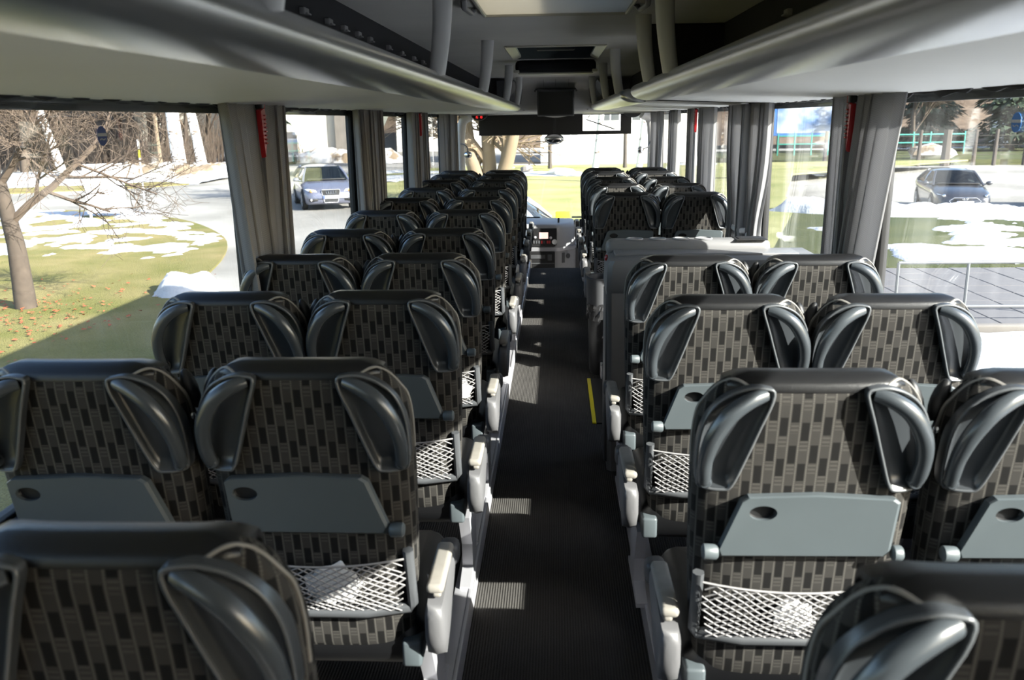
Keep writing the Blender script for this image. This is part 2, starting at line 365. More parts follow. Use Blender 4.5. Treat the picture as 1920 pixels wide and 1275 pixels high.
def spline(pts, n=6, closed=False):
    """catmull rom"""
    P = [Vector(p) for p in pts]; m = len(P); out = []
    for i in range(m if closed else m - 1):
        p0 = P[(i - 1) % m] if closed or i > 0 else P[0]; p1 = P[i]; p2 = P[(i + 1) % m]; p3 = P[(i + 2) % m] if closed or i + 2 < m else P[-1]
        for k in range(n):
            t = k / n
            out.append(0.5 * ((2 * p1) + (p2 - p0) * t + (2 * p0 - 5 * p1 + 4 * p2 - p3) * t * t + (3 * p1 - p0 - 3 * p2 + p3) * t ** 3))
    if not closed: out.append(P[-1])
    return out

# ================================================================== STRUCTURE: the coach shell
Y0, Y1 = -1.3, 11.15
def struct(o, label=None): return tag(o, label, None, None, 'structure')
GZ = -1.27
# --- floor
b = MB(); b.box((0, 4.2, -0.05), (0.58, 11.0, 0.10)); struct(b.build('floor', 'carpet', smooth=0), 'dark ribbed aisle carpet')
b = MB(); b.box((-0.745, 4.2, -0.01), (0.91, 11.0, 0.18)); b.box((-0.745, 10.0, -0.05), (0.91, 2.3, 0.10)); struct(b.build('floor', 'carpet', smooth=0), 'raised carpeted seat platform along the left wall')
b = MB(); b.box((0.745, 1.43, -0.01), (0.91, 5.46, 0.18)); b.box((0.745, 7.5, -0.01), (0.91, 4.3, 0.18)); struct(b.build('floor', 'carpet', smooth=0), 'raised carpeted seat platform along the right wall')
for sx in (-1, 1):
    b = MB()
    for (a, c) in (((-1.3, 9.6),) if sx < 0 else ((-1.3, 4.15), (5.35, 9.6))):
        b.rbox((sx * 0.287, (a + c) / 2, 0.045), (0.014, c - a, 0.09), 0.004); b.rbox((sx * 0.31, (a + c) / 2, 0.083), (0.06, c - a, 0.008), 0.002)
    struct(b.build('trim_%d' % (1 if sx < 0 else 2), 'alu'), 'aluminium edge strip along the aisle platform')
# --- stairwell of the middle door
st = empty('stairwell', (0.75, 4.75, -1.0)); struct(st, 'dark stairwell of the middle door')
for k in range(3):
    b = MB(); b.rbox((0.45 + 0.28 * k, 4.75, -0.25 - 0.27 * k), (0.30, 1.2, 0.05), 0.006); b.build('step', 'black', st, off=(0.75, 4.75, -1.0))
b = MB(); b.box((0.3, 4.75, -0.5), (0.02, 1.2, 0.95)); b.box((0.75, 4.14, -0.5), (0.92, 0.02, 1.2)); b.box((0.75, 5.36, -0.5), (0.92, 0.02, 1.2)); b.box((0.75, 4.75, -1.02), (0.95, 1.25, 0.04))
b.build('stair_lining', 'black', st, smooth=0, off=(0.75, 4.75, -1.0))
b = MB(); b.rbox((0.205, 4.94, 0.004), (0.022, 0.84, 0.010), 0.003); b.build('yellow_edge_strip', 'yellow', st, off=(0.75, 4.75, -1.0))
b = MB(); b.box((0.253, 4.94, 0.0035), (0.07, 0.84, 0.007)); b.build('black_tread', 'black', st, smooth=0, off=(0.75, 4.75, -1.0))
# --- side walls with pillars and panes
PIL = {-1: [-0.9, 0.5, 3.42, 5.38, 7.32, 9.55], 1: [-0.9, 0.45, 3.42, 5.30, 7.25, 9.55]}
wn_ = 0
for sx, nm in ((-1, 'left'), (1, 'right')):
    b = MB(); b.box((sx * 1.225, 4.9, 0.36), (0.07, 12.5, 0.76)); b.rbox((sx * 1.20, 4.9, 0.745), (0.12, 12.5, 0.03), 0.01)
    b.box((sx * 1.245, 4.9, -0.45), (0.03, 12.5, 0.9)); b.box((sx * 1.245, 4.9, 1.95), (0.03, 12.5, 0.62)); b.box((sx * 1.21, 4.9, 1.70), (0.06, 12.5, 0.06))
    w = struct(b.build('wall_' + nm, 'buswall', smooth=30), 'grey lined coach side wall below and above the %s windows' % nm)
    for y in PIL[sx]:
        b = MB(); b.rbox((sx * 1.215, y, 1.21), (0.06, 0.15, 0.96), 0.012); b.build('pillar', 'pillar', w)
    # black scalloped valance hiding the curtain track
    b = MB(); rs = []
    N = 420
    for i in range(N + 1):
        y = -1.2 + 11.9 * i / N
        d = 0.004 + 0.016 * abs(math.sin(y * 8.5)) * (0.5 + 0.5 * math.sin(y * 2.3 + sx)) + 0.005 * math.sin(y * 41)
        xo = sx * (1.165 + 0.006 * math.sin(y * 31))
        rs.append([(xo, y, 1.69), (xo - sx * 0.006, y, 1.69), (xo - sx * 0.006, y, 1.672 - d), (xo, y, 1.672 - d)])
    b.rings(rs); b.build('valance', 'darkpanel', w, smooth=60)
    ys = PIL[sx] + [10.85]
    for a, c in zip(ys, ys[1:]):
        wn_ += 1
        b = MB(); b.box((sx * 1.222, (a + c) / 2, 1.21), (0.006, c - a - 0.14, 0.94)); o = struct(b.build('window_%d' % wn_, 'glass', smooth=0), 'dusty side window pane')
        b = MB()
        for (yy, dy, zz, dz) in ((a + 0.085, 0.03, 1.21, 0.94), (c - 0.085, 0.03, 1.21, 0.94), ((a + c) / 2, c - a - 0.15, 0.755, 0.03)):
            b.rbox((sx * 1.213, yy, zz), (0.02, dy, dz), 0.004)
        b.build('window_seal', 'rubber', o)
# --- rear wall
b = MB(); b.box((0, -1.35, 0.75), (2.5, 0.06, 2.9)); struct(b.build('wall_rear', 'buswall', smooth=0), 'dark rear wall of the coach')
# --- ceiling with two hatch openings, outer roof
HX = 0.295
H1 = (2.95, 3.86); H2 = (5.52, 6.72)
b = MB()
def cpatch(x0, x1, y0, y1, z0, z1): b.box(((x0 + x1) / 2, (y0 + y1) / 2, (z0 + z1) / 2), (x1 - x0, y1 - y0, z1 - z0))
for (zz, th, xw) in ((2.03, 0.012, 0.80),):
    cpatch(-xw, -HX, Y0, 9.95, zz, zz + th); cpatch(HX, xw, Y0, 9.95, zz, zz + th)
    for (a, c) in ((Y0, H1[0]), (H1[1], H2[0]), (H2[1], 9.95)): cpatch(-HX, HX, a, c, zz, zz + th)
ceil = struct(b.build('ceiling', 'ceil', smooth=0), 'grey fabric covered coach ceiling')
b = MB(); xw = 1.26
cpatch(-xw, -HX, Y0 - .1, 11.2, 2.20, 2.25); cpatch(HX, xw, Y0 - .1, 11.2, 2.20, 2.25)
for (a, c) in ((Y0 - .1, H1[0]), (H1[1], H2[0]), (H2[1], 11.2)): cpatch(-HX, HX, a, c, 2.20, 2.25)
struct(b.build('roof', 'buspaint', smooth=0), 'outer coach roof skin')
# dark carpeted cove panels beside the ceiling
for sx, nm in ((-1, 'left'), (1, 'right')):
    b = MB(); b.box((sx * 0.80, 4.3, 1.865), (0.012, 11.2, 0.34)); b.box((sx * 1.02, 4.3, 1.70), (0.45, 11.2, 0.012))
    w = struct(b.build('wall_cove_' + nm, 'darkpanel', smooth=0), 'charcoal panel behind the %s luggage rack' % nm)
    for y in ([2.4, 2.89, 3.2, 3.43, 3.67, 3.9, 4.33, 4.7, 5.1, 5.44] if sx < 0 else [2.0, 2.6, 3.2]):
        c = MB(); c.rbox((sx * 0.787, y, 1.940), (0.02, 0.055, 0.022), 0.004); c.rbox((sx * 0.775, y, 1.932), (0.012, 0.045, 0.006), 0.002); c.build('clip', 'greyplastic', w)
# partition that closes the front end of the right rear rack
b = MB(); b.rbox((0.62, 4.42, 1.88), (0.36, 0.02, 0.30), 0.006); b.build('rack_partition', 'darkpanel', w)
# near hatch: frosted panel with two clamp handles
h = empty('roof_hatch', (0, 3.4, 2.03)); tag(h, 'pale frosted roof hatch panel at the top of the photo, nearest the camera', 'roof hatch', 'roof hatches')
OFF = (0, 3.4, 2.03)
b = MB(); b.rbox((0, 3.405, 2.032), (0.585, 0.90, 0.016), 0.006); b.build('panel', 'frosted', h, off=OFF)
b = MB()
for sx in (-1, 1): b.rbox((sx * 0.293, 3.405, 2.025), (0.014, 0.93, 0.02), 0.004)
b.rbox((0, 3.862, 2.025), (0.60, 0.014, 0.02), 0.004); b.build('frame', 'cream', h, off=OFF)
for sx in (-1, 1):
    b = MB(); b.tube([(sx * 0.335, 3.40, 2.03), (sx * 0.338, 3.45, 2.005), (sx * 0.325, 3.60, 2.003), (sx * 0.318, 3.68, 2.03)], 0.011, 8, flat=0.8); b.build('clamp_handle', 'greyplastic', h, off=OFF)
# far hatch: open frame with a fan box in it
h = empty('roof_hatch', (0, 6.1, 2.03)); tag(h, 'open roof hatch with cream frame and dark fan box above the aisle', 'roof hatch', 'roof hatches')
OFF = (0, 6.1, 2.03)
b = MB()
for sx in (-1, 1):
    b.rings([[(sx * 0.305, H2[0] - .01, 2.022), (sx * 0.250, H2[0] + .05, 2.040), (sx * 0.250, H2[0] + .05, 2.055), (sx * 0.305, H2[0] - .01, 2.04)], [(sx * 0.305, H2[1] + .01, 2.022), (sx * 0.250, H2[1] - .05, 2.040), (sx * 0.250, H2[1] - .05, 2.055), (sx * 0.305, H2[1] + .01, 2.04)]])
b.rbox((0, H2[0], 2.026), (0.60, 0.03, 0.012), 0.004); b.build('frame', 'cream', h, off=OFF)
b = MB()
for sx in (-1, 1): b.box((sx * 0.29, 6.12, 2.115), (0.012, 1.2, 0.17))
b.box((0, H2[1] - .006, 2.115), (0.58, 0.012, 0.17)); b.box((0, H2[0] + .006, 2.125), (0.58, 0.012, 0.15)); b.build('shaft', 'dkgrey', h, smooth=0, off=OFF)
b = MB(); b.rbox((0.0, 6.45, 2.105), (0.27, 0.10, 0.075), 0.012); b.build('fan_box', 'dkgrey', h, off=OFF)
b = MB(); b.rbox((0, 6.12, 2.225), (0.60, 1.22, 0.01), 0.004); b.build('cover_pane', 'carglass', h, off=OFF)
b = MB(); b.rbox((0, 6.90, 1.985), (0.60, 0.16, 0.085), 0.03); b.build('deflector', 'darkpanel', h, off=OFF)
b = MB(); b.rbox((0, 6.93, 1.938), (0.56, 0.12, 0.014), 0.005)
for sx in (-1, 1): b.rbox((sx * 0.29, 6.86, 1.95), (0.04, 0.10, 0.02), 0.006)
b.build('deflector_lip', 'cream', h, off=OFF)
# --- front bulkhead
b = MB(); rs = []
for (y, z, xw) in ((9.55, 2.032, 0.80), (9.75, 2.02, 0.80), (9.92, 1.97, 0.82), (9.99, 1.88, 0.86), (10.01, 1.78, 0.92), (10.02, 1.71, 1.0), (10.10, 1.675, 1.15), (10.4, 1.665, 1.2), (10.95, 1.66, 1.2)):
    rs.append([(xw * (-1 + 2 * k / 24), y - 0.10 * abs(-1 + 2 * k / 24) ** 6 * (z < 2), z) for k in range(25)])
rs2 = rs + [[(p[0], p[1] + 0.03, p[2] + 0.03) for p in r] for r in reversed(rs)]
b.rings(rs2, closed=False, cap0=False, cap1=False); wf = struct(b.build('wall_front', 'ltgrey', smooth=60), 'light grey moulded front bulkhead')
b = MB(); b.box((0, 10.35, 1.95), (2.45, 0.02, 0.5)); b.build('backing', 'dkgrey', wf, smooth=0)
for x in (-0.13, 0.0, 0.14):
    b = MB(); b.tube([(x, 9.77, 2.014), (x, 9.93, 1.958), (x, 9.985, 1.895)], 0.0018, 5); b.build('panel_seam', 'dkgrey', wf)
for sx in (-1, 1):   # dark padded cheek panels beside the bulkhead
    b = MB(); b.rings([[(sx * 0.36, 9.90, 1.92), (sx * 0.44, 9.60, 2.0), (sx * 0.62, 9.55, 2.0), (sx * 0.62, 9.75, 1.76), (sx * 0.38, 9.97, 1.77)], [(sx * 0.36, 9.93, 1.92), (sx * 0.44, 9.66, 2.01), (sx * 0.62, 9.62, 2.01), (sx * 0.62, 9.82, 1.76), (sx * 0.38, 10.0, 1.77)]])
    b.build('cheek_panel', 'dkgrey', wf)
# A-pillars with curved corner trim, windscreen, lower front
for sx in (-1, 1):
    b = MB(); pts = spline([(sx * 1.155, 10.93, 0.3), (sx * 1.155, 10.93, 1.0), (sx * 1.15, 10.93, 1.45), (sx * 1.115, 10.92, 1.60), (sx * 1.03, 10.88, 1.655)], 5)
    b.tube(pts, [0.042] * 10 + [0.045] * 6 + [0.05] * 5, 10, flat=1.2); b.build('front_pillar', 'ltgrey', wf)
    b = MB(); b.rbox((sx * 1.20, 10.80, 1.0), (0.05, 0.06, 1.4), 0.015); b.build('window_post', 'dkgrey', wf)
    b = MB(); b.lathe([(0.0, -.03), (0.085, -.03), (0.095, 0.0), (0.10, 0.05), (0.0, 0.06)], (sx * 0.88, 10.55, 1.665), 24, R=Matrix.Rotation(PI / 2, 3, 'X'), sy=0.55); b.build('instrument_pod', 'dkgrey', wf)
b = MB(); b.tube([(1.15, 10.86, 1.2), (1.15, 10.86, 1.02)], 0.035, 12); b.build('pillar_cup', 'cream', wf)
b = MB(); b.box((0, 11.1, 1.02), (2.3, 0.008, 1.34)); wn_ += 1; ws = struct(b.build('window_%d' % wn_, 'glassf', smooth=0), 'windscreen pane')
b = MB(); b.box((0, 11.16, -0.3), (2.5, 0.06, 1.3)); b.box((0, 11.16, 1.95), (2.5, 0.06, 0.5)); b.build('front_panel', 'dkgrey', ws, smooth=0)
for sx in (-1, 1):
    b = MB(); b.tube([(sx * 0.35, 11.19, 0.36), (sx * 0.9, 11.19, 0.9)], 0.01, 6)
    b.rbox((sx * 0.6, 11.19, 0.40), (0.8, 0.015, 0.02), 0.004); b.build('wiper', 'black', ws)
# bars of the outside sign bracket seen through the blind cut-out
b = MB(); b.tube([(0.42, 11.13, 1.645), (0.37, 11.13, 1.595), (0.72, 11.13, 1.475)], 0.008, 6); b.build('wiper_arm', 'black', ws)

# ================================================================== luggage racks
NOSE = [(.56, 1.694), (.52, 1.690), (.47, 1.692), (.43, 1.700), (.405, 1.712), (.393, 1.728), (.391, 1.745), (.398, 1.758), (.412, 1.768), (.44, 1.775), (.50, 1.772), (.56, 1.758)]
def rack(sx, ya, yb, struts, label, taper, rear_round=False):
    base = (sx * 0.8, (ya + yb) / 2, 1.67)
    t = empty('luggage_rack', base); tag(t, label, 'luggage rack', 'overhead luggage racks')
    n = 40; rs = []; nc = (.50, 1.735)
    ys = [ya, ya + .004, ya + .012, ya + .03, ya + .06] if rear_round else [ya]
    ys += [lerp(ya + .1, yb - .6, k / 20) for k in range(21)] + [yb - .6 + .6 * math.sin(k / 10 * PI / 2) for k in range(1, 11)]
    for y in ys:
        s = 1.0; dx = 0
        e = max(0.0, (y - (yb - 0.6)) / 0.6)
        if taper and e > 0: s = math.sqrt(max(0, 1 - e ** 3)) * .93 + .07; dx = -0.05 * e * e
        elif not taper and y > yb - .1: q = (y - (yb - .1)) / .1; s = math.sqrt(max(0, 1 - q * q)) * .8 + .2
        if rear_round and y < ya + .06: q = 1 - (y - ya) / .06; s = math.sqrt(max(0, 1 - q * q)) * .6 + .4
        ring = [(sx * (nc[0] + (p[0] - nc[0]) * s + dx), y, 1.70 + (p[1] - 1.70) * s) for p in NOSE]
        rs.append(ring)
    b = MB(); b.rings(rs); b.build('nose', 'nose', t, smooth=50, off=base)
    ye = yb - 0.12 if taper else yb - .03
    b = MB(); q0 = []; yy = [lerp(ya, ye, k / 30) for k in range(31)]
    for y in yy:
        e = max(0.0, (y - (yb - 0.6)) / 0.6) if taper else 0; dx = -0.05 * e * e + (.06 * e ** 3)
        q0.append([(sx * 1.18, y, 1.667), (sx * (.85), y, 1.680), (sx * (.545 + dx), y, 1.6945), (sx * (.545 + dx), y, 1.703), (sx * 1.18, y, 1.679)])
    b.rings(q0); b.build('underside_panel', 'under', t, smooth=30, off=base)
    b = MB(); b.box((sx * 0.67, (ya + ye) / 2, 1.742), (0.24, ye - ya - 0.1, 0.012)); b.build('shelf', 'darkpanel', t, smooth=0, off=base)
    if taper:   # dark trailing lip under the front end
        b = MB(); b.tube(spline([(sx * 1.15, yb + 0.06, 1.672), (sx * 0.8, yb + .05, 1.674), (sx * 0.5, yb + .02, 1.684), (sx * 0.355, yb - 0.03, 1.70), (sx * 0.35, yb - 0.12, 1.715)], 5), 0.018, 8, flat=0.8); b.build('end_lip', 'dkgrey', t, off=base)
    for (y, lean) in struts:
        b = MB(); rs = []
        for k in range(9):
            q = k / 8; z = lerp(1.752, 2.035, q); wv = lerp(0.030, 0.037, q)
            xc = sx * (0.405 - lean * q - 0.006 * math.sin(q * PI)); yc = y + 0.03 * q
            rs.append([(xc + 0.95 * wv * math.cos(2 * PI * j / 12), yc + 0.5 * wv * math.sin(2 * PI * j / 12), z) for j in range(12)])
        b.rings(rs); b.build('strut', 'strut', t, smooth=60, off=base)
    return t
rack(-1, -1.2, 10.15, [(1.28, 0.02), (3.12, 0.025), (5.08, 0.03), (7.40, 0.03), (9.45, 0.03)], 'left overhead luggage rack with polished silver nose and pale underside', True)
rack(1, -1.2, 4.92, [(1.10, 0.02), (3.26, 0.025), (3.98, 0.03)], 'nearer right overhead luggage rack ending in a rounded silver tip', False)
rack(1, 5.55, 10.15, [(5.85, 0.03), (7.30, 0.03), (9.50, 0.03)], 'farther right overhead luggage rack beyond the gap over the middle door', True, True)

# ================================================================== SEATS
PZ = 0.08     # platform height
WT = [(.40, .178), (.44, .186), (.52, .200), (.64, .209), (.78, .215), (.92, .220), (1.00, .220), (1.05, .213), (1.08, .200), (1.10, .184), (1.113, .168), (1.122, .150), (1.128, .12)]
DT = [(.40, .07), (.44, .10), (.60, .125), (.85, .125), (1.0, .115), (1.07, .10), (1.10, .085), (1.115, .062), (1.123, .038), (1.128, .018)]
YT = [(.40, .035), (.44, .012), (.60, -.015), (1.07, -.086), (1.095, -.087), (1.108, -.083), (1.117, -.074), (1.124, -.064), (1.128, -.055)]
NE = 3.4
def rear_y(x, z):
    w = interp(WT, z); d = interp(DT, z) / 2; yr = interp(YT, z); c = yr + d
    q = min(abs(x) / w, 0.93)
    return c - d * (1 - q ** NE) ** (1 / NE)
def RP(x, z, n=0.0): return (x, rear_y(x, min(z, 1.10)) - n, z)
SOFF = (0, 0, PZ)
def seat_meshes(m, aisle):
    """m=+1: aisle lies towards +x (left-hand seats); m=-1 mirrors.  Returns the Empty with all parts."""
    t = empty('coach_seat')
    def bd(b, name, mat, par=t, sm=45): return b.build(name, mat, par, smooth=sm, off=SOFF, mx=m)
    # backrest ---------------------------------------------------
    b = MB(); rs = []; uvs = []; N = 44
    zs = [.40, .42, .44, .48, .54, .62, .70, .78, .86, .94, 1.0, 1.04, 1.07, 1.085, 1.097, 1.106, 1.113, 1.119, 1.124, 1.128]
    S_ = lambda v: math.copysign(abs(v) ** (2 / NE), v)
    for z in zs:
        w = interp(WT, z); d = interp(DT, z) / 2; c = interp(YT, z) + d
        ring = [(w * S_(math.sin(2 * PI * k / N)), c + d * S_(math.cos(2 * PI * k / N)), z) for k in range(N)]
        L = [0.0]
        for k in range(N):
            p, q = ring[k], ring[(k + 1) % N]; L.append(L[-1] + math.hypot(p[0] - q[0], p[1] - q[1]))
        rs.append(ring); uvs.append([(l - L[N // 2] + 0.5, z) for l in L])
    b.rings(rs, uv=uvs); bd(b, 'backrest', 'fabric', sm=80)
    # leather strap over the head --------------------------------
    b = MB(); rs = []
    for i in range(17):
        x = -0.165 + 0.33 * i / 16; ax = abs(x)
        zt = 1.128
        for (za, wa), (zb, wb) in zip(WT, WT[1:]):
            if za >= 1.0 and wb <= ax <= wa: zt = lerp(za, zb, (wa - ax) / (wa - wb + 1e-9))
        zl = 1.112 - 0.002 * (1 - (x / .165) ** 2)
        zl = min(zl, zt - .006); e_ = max(0, min(1, (.168 - ax) / .035)) ** .5; e_ = e_ * 1.6 - .6; path = []
        for k in range(6):
            z = lerp(zl, zt, math.sin(k / 5 * PI / 2)); path.append(Vector((x, rear_y(x, z) - .007 * e_ * math.cos(k / 5 * PI / 2), z + .004 * e_ * math.sin(k / 5 * PI / 2))))
        for k in range(1, 6):
            z = lerp(zt, zl - .02, 1 - math.cos(k / 5 * PI / 2)); path.append(Vector((x, rear_y(x, z) + interp(DT, z) * .98 + .006 * e_, z + .004 * e_ * math.cos(k / 5 * PI / 2))))
        edge = .5 if i in (0, 16) else 1.0
        inner = [p - Vector((0, 0, .012)) for p in reversed(path)]
        rs.append(path + inner)
    b.rings(rs); bd(b, 'head_strap', 'leather', sm=70)
    # shoulder piping -------------------------------------------
    for s in (-1, 1):
        b = MB(); pts = spline([(s * .128, rear_y(.128, 1.108) - .002, 1.110), (s * .150, -.066, 1.1185), (s * .169, -.052, 1.1105), (s * .185, -.046, 1.097), (s * .2015, -.040, 1.075), (s * .2135, -.030, 1.05), (s * .2195, -.022, 1.0), (s * .2195, -.012, .93)], 4)
        b.tube(pts, 0.0035, 6); bd(b, 'piping', 'piping')
    # side grab handles -----------------------------------------
    out = [(.084, 1.100), (.098, 1.112), (.130, 1.112), (.168, 1.095), (.196, 1.065), (.213, 1.02), (.218, .96), (.216, .915), (.206, .897), (.168, .895), (.150, .905), (.128, .965), (.105, 1.035)]
    dense = [(p.x, p.y) for p in spline([(a, c, 0) for a, c in out], 4, True)]
    cx_, cz_ = .158, 1.0
    for s in (-1, 1):
        b = MB(); rr = []
        for sc, n in ((1.0, -.012), (1.01, .012), (.975, .021), (.935, .020), (.89, .010), (.70, .0035), (.35, .002)):
            rr.append([RP(s * (cx_ + (x - cx_) * sc), cz_ + (z - cz_) * sc, n) for x, z in dense])
        b.rings(rr, cap0=False); ds = bd(b, 'handle_recess', 'dish', sm=60)
        b = MB(); b.tube([RP(s * (cx_ + (x - cx_) * .985), cz_ + (z - cz_) * .985, .021) for x, z in dense + dense[:1]], .0032, 6); bd(b, 'rim', 'rim_highlight', ds, 80)  # thin paler tube stands in for the highlight along the recess edge
        b = MB(); pts = spline([RP(s * .100, 1.098, .014), RP(s * .130, 1.090, .027), RP(s * .165, 1.065, .038), RP(s * .192, 1.02, .044), RP(s * .203, .975, .042), RP(s * .204, .935, .034), RP(s * .201, .908, .020)], 4)
        m_ = len(pts); b.tube(pts, [.0095 + .0075 * math.sin(min(1, (k / (m_ - 1)) * 1.25 + .12) * PI / 1.25) ** .7 if k < m_ - 1 else .011 for k in range(m_)], 12); bd(b, 'grab_handle', 'handle', ds, 70)
        b = MB(); p = Vector(RP(s * .200, .912, 0)); b.tube([p, p + Vector((0, -.030, 0)), p + Vector((0, -.034, 0))], [.0135, .0135, .010], 12); bd(b, 'handle_boss', 'handle', ds)
    # tray table -------------------------------------------------
    poly = [(-.176, .872), (-.165, .880), (-.02, .888), (.115, .883), (.128, .874), (.166, .760), (.160, .746), (-.160, .748), (-.171, .760)]
    hx, hz = ((-.135, .844) if m > 0 else (.085, .848))
    def rayhit(a):
        dx, dz = math.cos(a), math.sin(a); best = None
        for (x1, z1), (x2, z2) in zip(poly, poly[1:] + poly[:1]):
            ex, ez = x2 - x1, z2 - z1; den = dx * ez - dz * ex
            if abs(den) < 1e-9: continue
            tt = ((x1 - hx) * ez - (z1 - hz) * ex) / den; u = ((x1 - hx) * dz - (z1 - hz) * dx) / den
            if tt > 0 and -1e-6 <= u <= 1 + 1e-6 and (best is None or tt < best): best = tt
        return (hx + dx * best, hz + dz * best)
    angs = sorted([2 * PI * k / 40 for k in range(40)] + [math.atan2(z - hz, x - hx) % (2 * PI) for x, z in poly])
    ol = [rayhit(a) for a in angs]; hole = [(hx + .027 * math.cos(a), hz + .0165 * math.sin(a)) for a in angs]
    ins = [(hx + (x - hx) * .975, hz + (z - hz) * .96) for x, z in ol]
    def TP(x, z, n): return (x, interp(YT, z) - n, z)
    b = MB(); b.rings([[TP(x, z, .002) for x, z in ol], [TP(x, z, .018) for x, z in ol], [TP(x, z, .023) for x, z in ins], [TP(x, z, .022) for x, z in hole], [TP(x, z, .012) for x, z in hole]], cap0=False, cap1=False)
    tr = bd(b, 'tray_table', 'tray', sm=12)
    b = MB(); b.rings([[TP(x, z, .012) for x, z in hole], [TP(hx + (x - hx) * .9, hz + (z - hz) * .9, .008) for x, z in hole]], cap0=False); bd(b, 'cup_hole', 'black', tr)
    for (x0, x1) in ((.166, .198), (-.196, -.174)):
        b = MB(); y_ = interp(YT, .756) - .017; b.tube([(x0, y_, .756), (x0 + .004, y_, .756), (x1 - .004, y_, .756), (x1, y_, .756)], [.012, .016, .016, .011], 12); bd(b, 'hinge_knob', 'tray', tr)
    # net pocket -------------------------------------------------
    b = MB(); fr = [RP(-.196, .690, .012), RP(-.198, .60, .014), RP(-.199, .552, .014), RP(-.192, .538, .014), RP(-.10, .533, .014), RP(.10, .533, .014), RP(.192, .538, .014), RP(.199, .552, .014), RP(.198, .60, .014), RP(.196, .690, .012)]
    b.tube(fr, .0125, 8); nf = bd(b, 'net_frame', 'netframe')
    b = MB(); z0, z1, xw = .540, .678, .190
    def NP(x, z):
        q = (z - z0) / (z1 - z0); return Vector((x, interp(YT, z) - .012 - .024 * (1 - (x / xw) ** 2) * math.sin(min(q * 1.3 + .1, 1) * PI * .6), z - .010 * q * (1 - (x / xw) ** 2)))
    sl_ = 0.62; hgt = z1 - z0
    for sg in (-1, 1):
        xs = -xw - hgt / sl_
        while xs < xw + hgt / sl_:
            pts = []
            for k in range(9):
                q = k / 8; x = xs + sg * q * hgt / sl_; z = z0 + q * hgt
                x += .004 * math.sin(z * 90 + xs * 60)
                if -xw <= x <= xw: pts.append(NP(x, z))
            if len(pts) > 1: b.tube(pts, .0017, 4)
            xs += .0255
    b.tube([NP(-xw + 2 * xw * k / 12, z1) for k in range(13)], .0026, 5)
    bd(b, 'net', 'net', nf, 0)
    # cushion, frame, leg ----------------------------------------
    b = MB(); b.rbox((0, .27, .425), (.43, .50, .13), .05, n=4); bd(b, 'seat_cushion', 'leather', sm=60)
    b = MB(); b.rbox((0, .11, .395), (.42, .10, .05), .01); b.rbox((0, .24, .35), (.44, .06, .04), .008); b.rbox((0, .42, .35), (.44, .05, .04), .008); bd(b, 'seat_frame', 'blackmetal')
    for x in (-.19, .19):
        b = MB(); b.rbox((x, .035, .415), (.045, .07, .065), .008); bd(b, 'recliner_bracket', 'tray')
    lx = .195 if aisle else -.19
    b = MB(); b.rings([[(lx + dx, y, z) for dx, y in ((-.018, y0), (.018, y0), (.018, y1), (-.018, y1))] for (y0, y1, z) in ((.14, .46, .335), (.16, .42, .30), (.22, .36, .20), (.22, .36, .12), (.12, .44, .095), (.12, .44, PZ))])
    bd(b, 'leg', 'alu', sm=20)
    # coat hook at the shared shoulder ---------------------------
    s = -1 if aisle else 1
    R = Matrix.Rotation(-s * .28, 3, 'Y')
    b = MB(); b.ball((s * .211, -.004, 1.058), .045, 12, 8, (.36, .42, 1.0), R); hk = bd(b, 'coat_hook', 'black', sm=80)
    b = MB(); b.ball((s * .217, -.024, 1.004), .0085, 10, 6); b.tube([(s * .217, -.020, 1.004), (s * .217, -.004, .92)], .003, 6); bd(b, 'chrome_pin', 'chrome', hk, 80)
    # aisle armrest ----------------------------------------------
    if aisle:
        X = .250
        b = MB(); rs = []
        for (y, zb, zt, w) in ((-.035, .50, .53, .010), (-.03, .465, .545, .019), (-.015, .435, .555, .024), (.01, .418, .562, .026), (.05, .43, .568, .026), (.10, .475, .572, .025), (.16, .51, .578, .024), (.20, .525, .582, .022), (.225, .535, .582, .015)):
            rs.append([(X + w * sx_, y, zc) for sx_, zc in ((-.8, zb), (0, zb - .006), (.8, zb), (1, lerp(zb, zt, .3)), (1, lerp(zb, zt, .75)), (.7, zt), (-.7, zt), (-1, lerp(zb, zt, .75)), (-1, lerp(zb, zt, .3)))])
        b.rings(rs); ar = bd(b, 'armrest', 'arm', sm=60)
        b = MB(); b.rbox((X, .095, .588), (.040, .215, .024), .010); bd(b, 'arm_pad', 'pad', ar, 60)
        b = MB(); b.rbox((X + .006, .225, .560), (.048, .055, .06), .016); bd(b, 'arm_cap', 'armdark', ar, 60)
        b = MB(); b.rbox((X + .004, .02, .575), (.020, .06, .016), .006); bd(b, 'arm_button', 'pad', ar, 60)
    return t
ORD = ['first', 'second', 'third', 'fourth', 'fifth', 'sixth', 'seventh', 'eighth', 'ninth', 'tenth', 'eleventh']
LROWS = [.995, 1.765, 2.51, 3.24, 4.01, 4.87, 5.68, 6.52, 7.37, 8.12, 8.74]
RROWS = [.912, 1.68, 2.42, 3.14]; FROWS = [5.91, 6.73, 7.51, 8.29, 8.96]
XS = {('L', 1): -.50, ('L', 0): -.946, ('R', 1): .466, ('R', 0): .912}
protos = {}
def put_seat(side, aisle, y, label, group, dx=0.0):
    key = (side, aisle)
    if key not in protos:
        o = seat_meshes(1 if side == 'L' else -1, bool(aisle)); protos[key] = o
    else:
        o = copy_tree(protos[key])
    o.location = (XS[key] + dx, y, PZ); tag(o, label, 'seat', group); return o
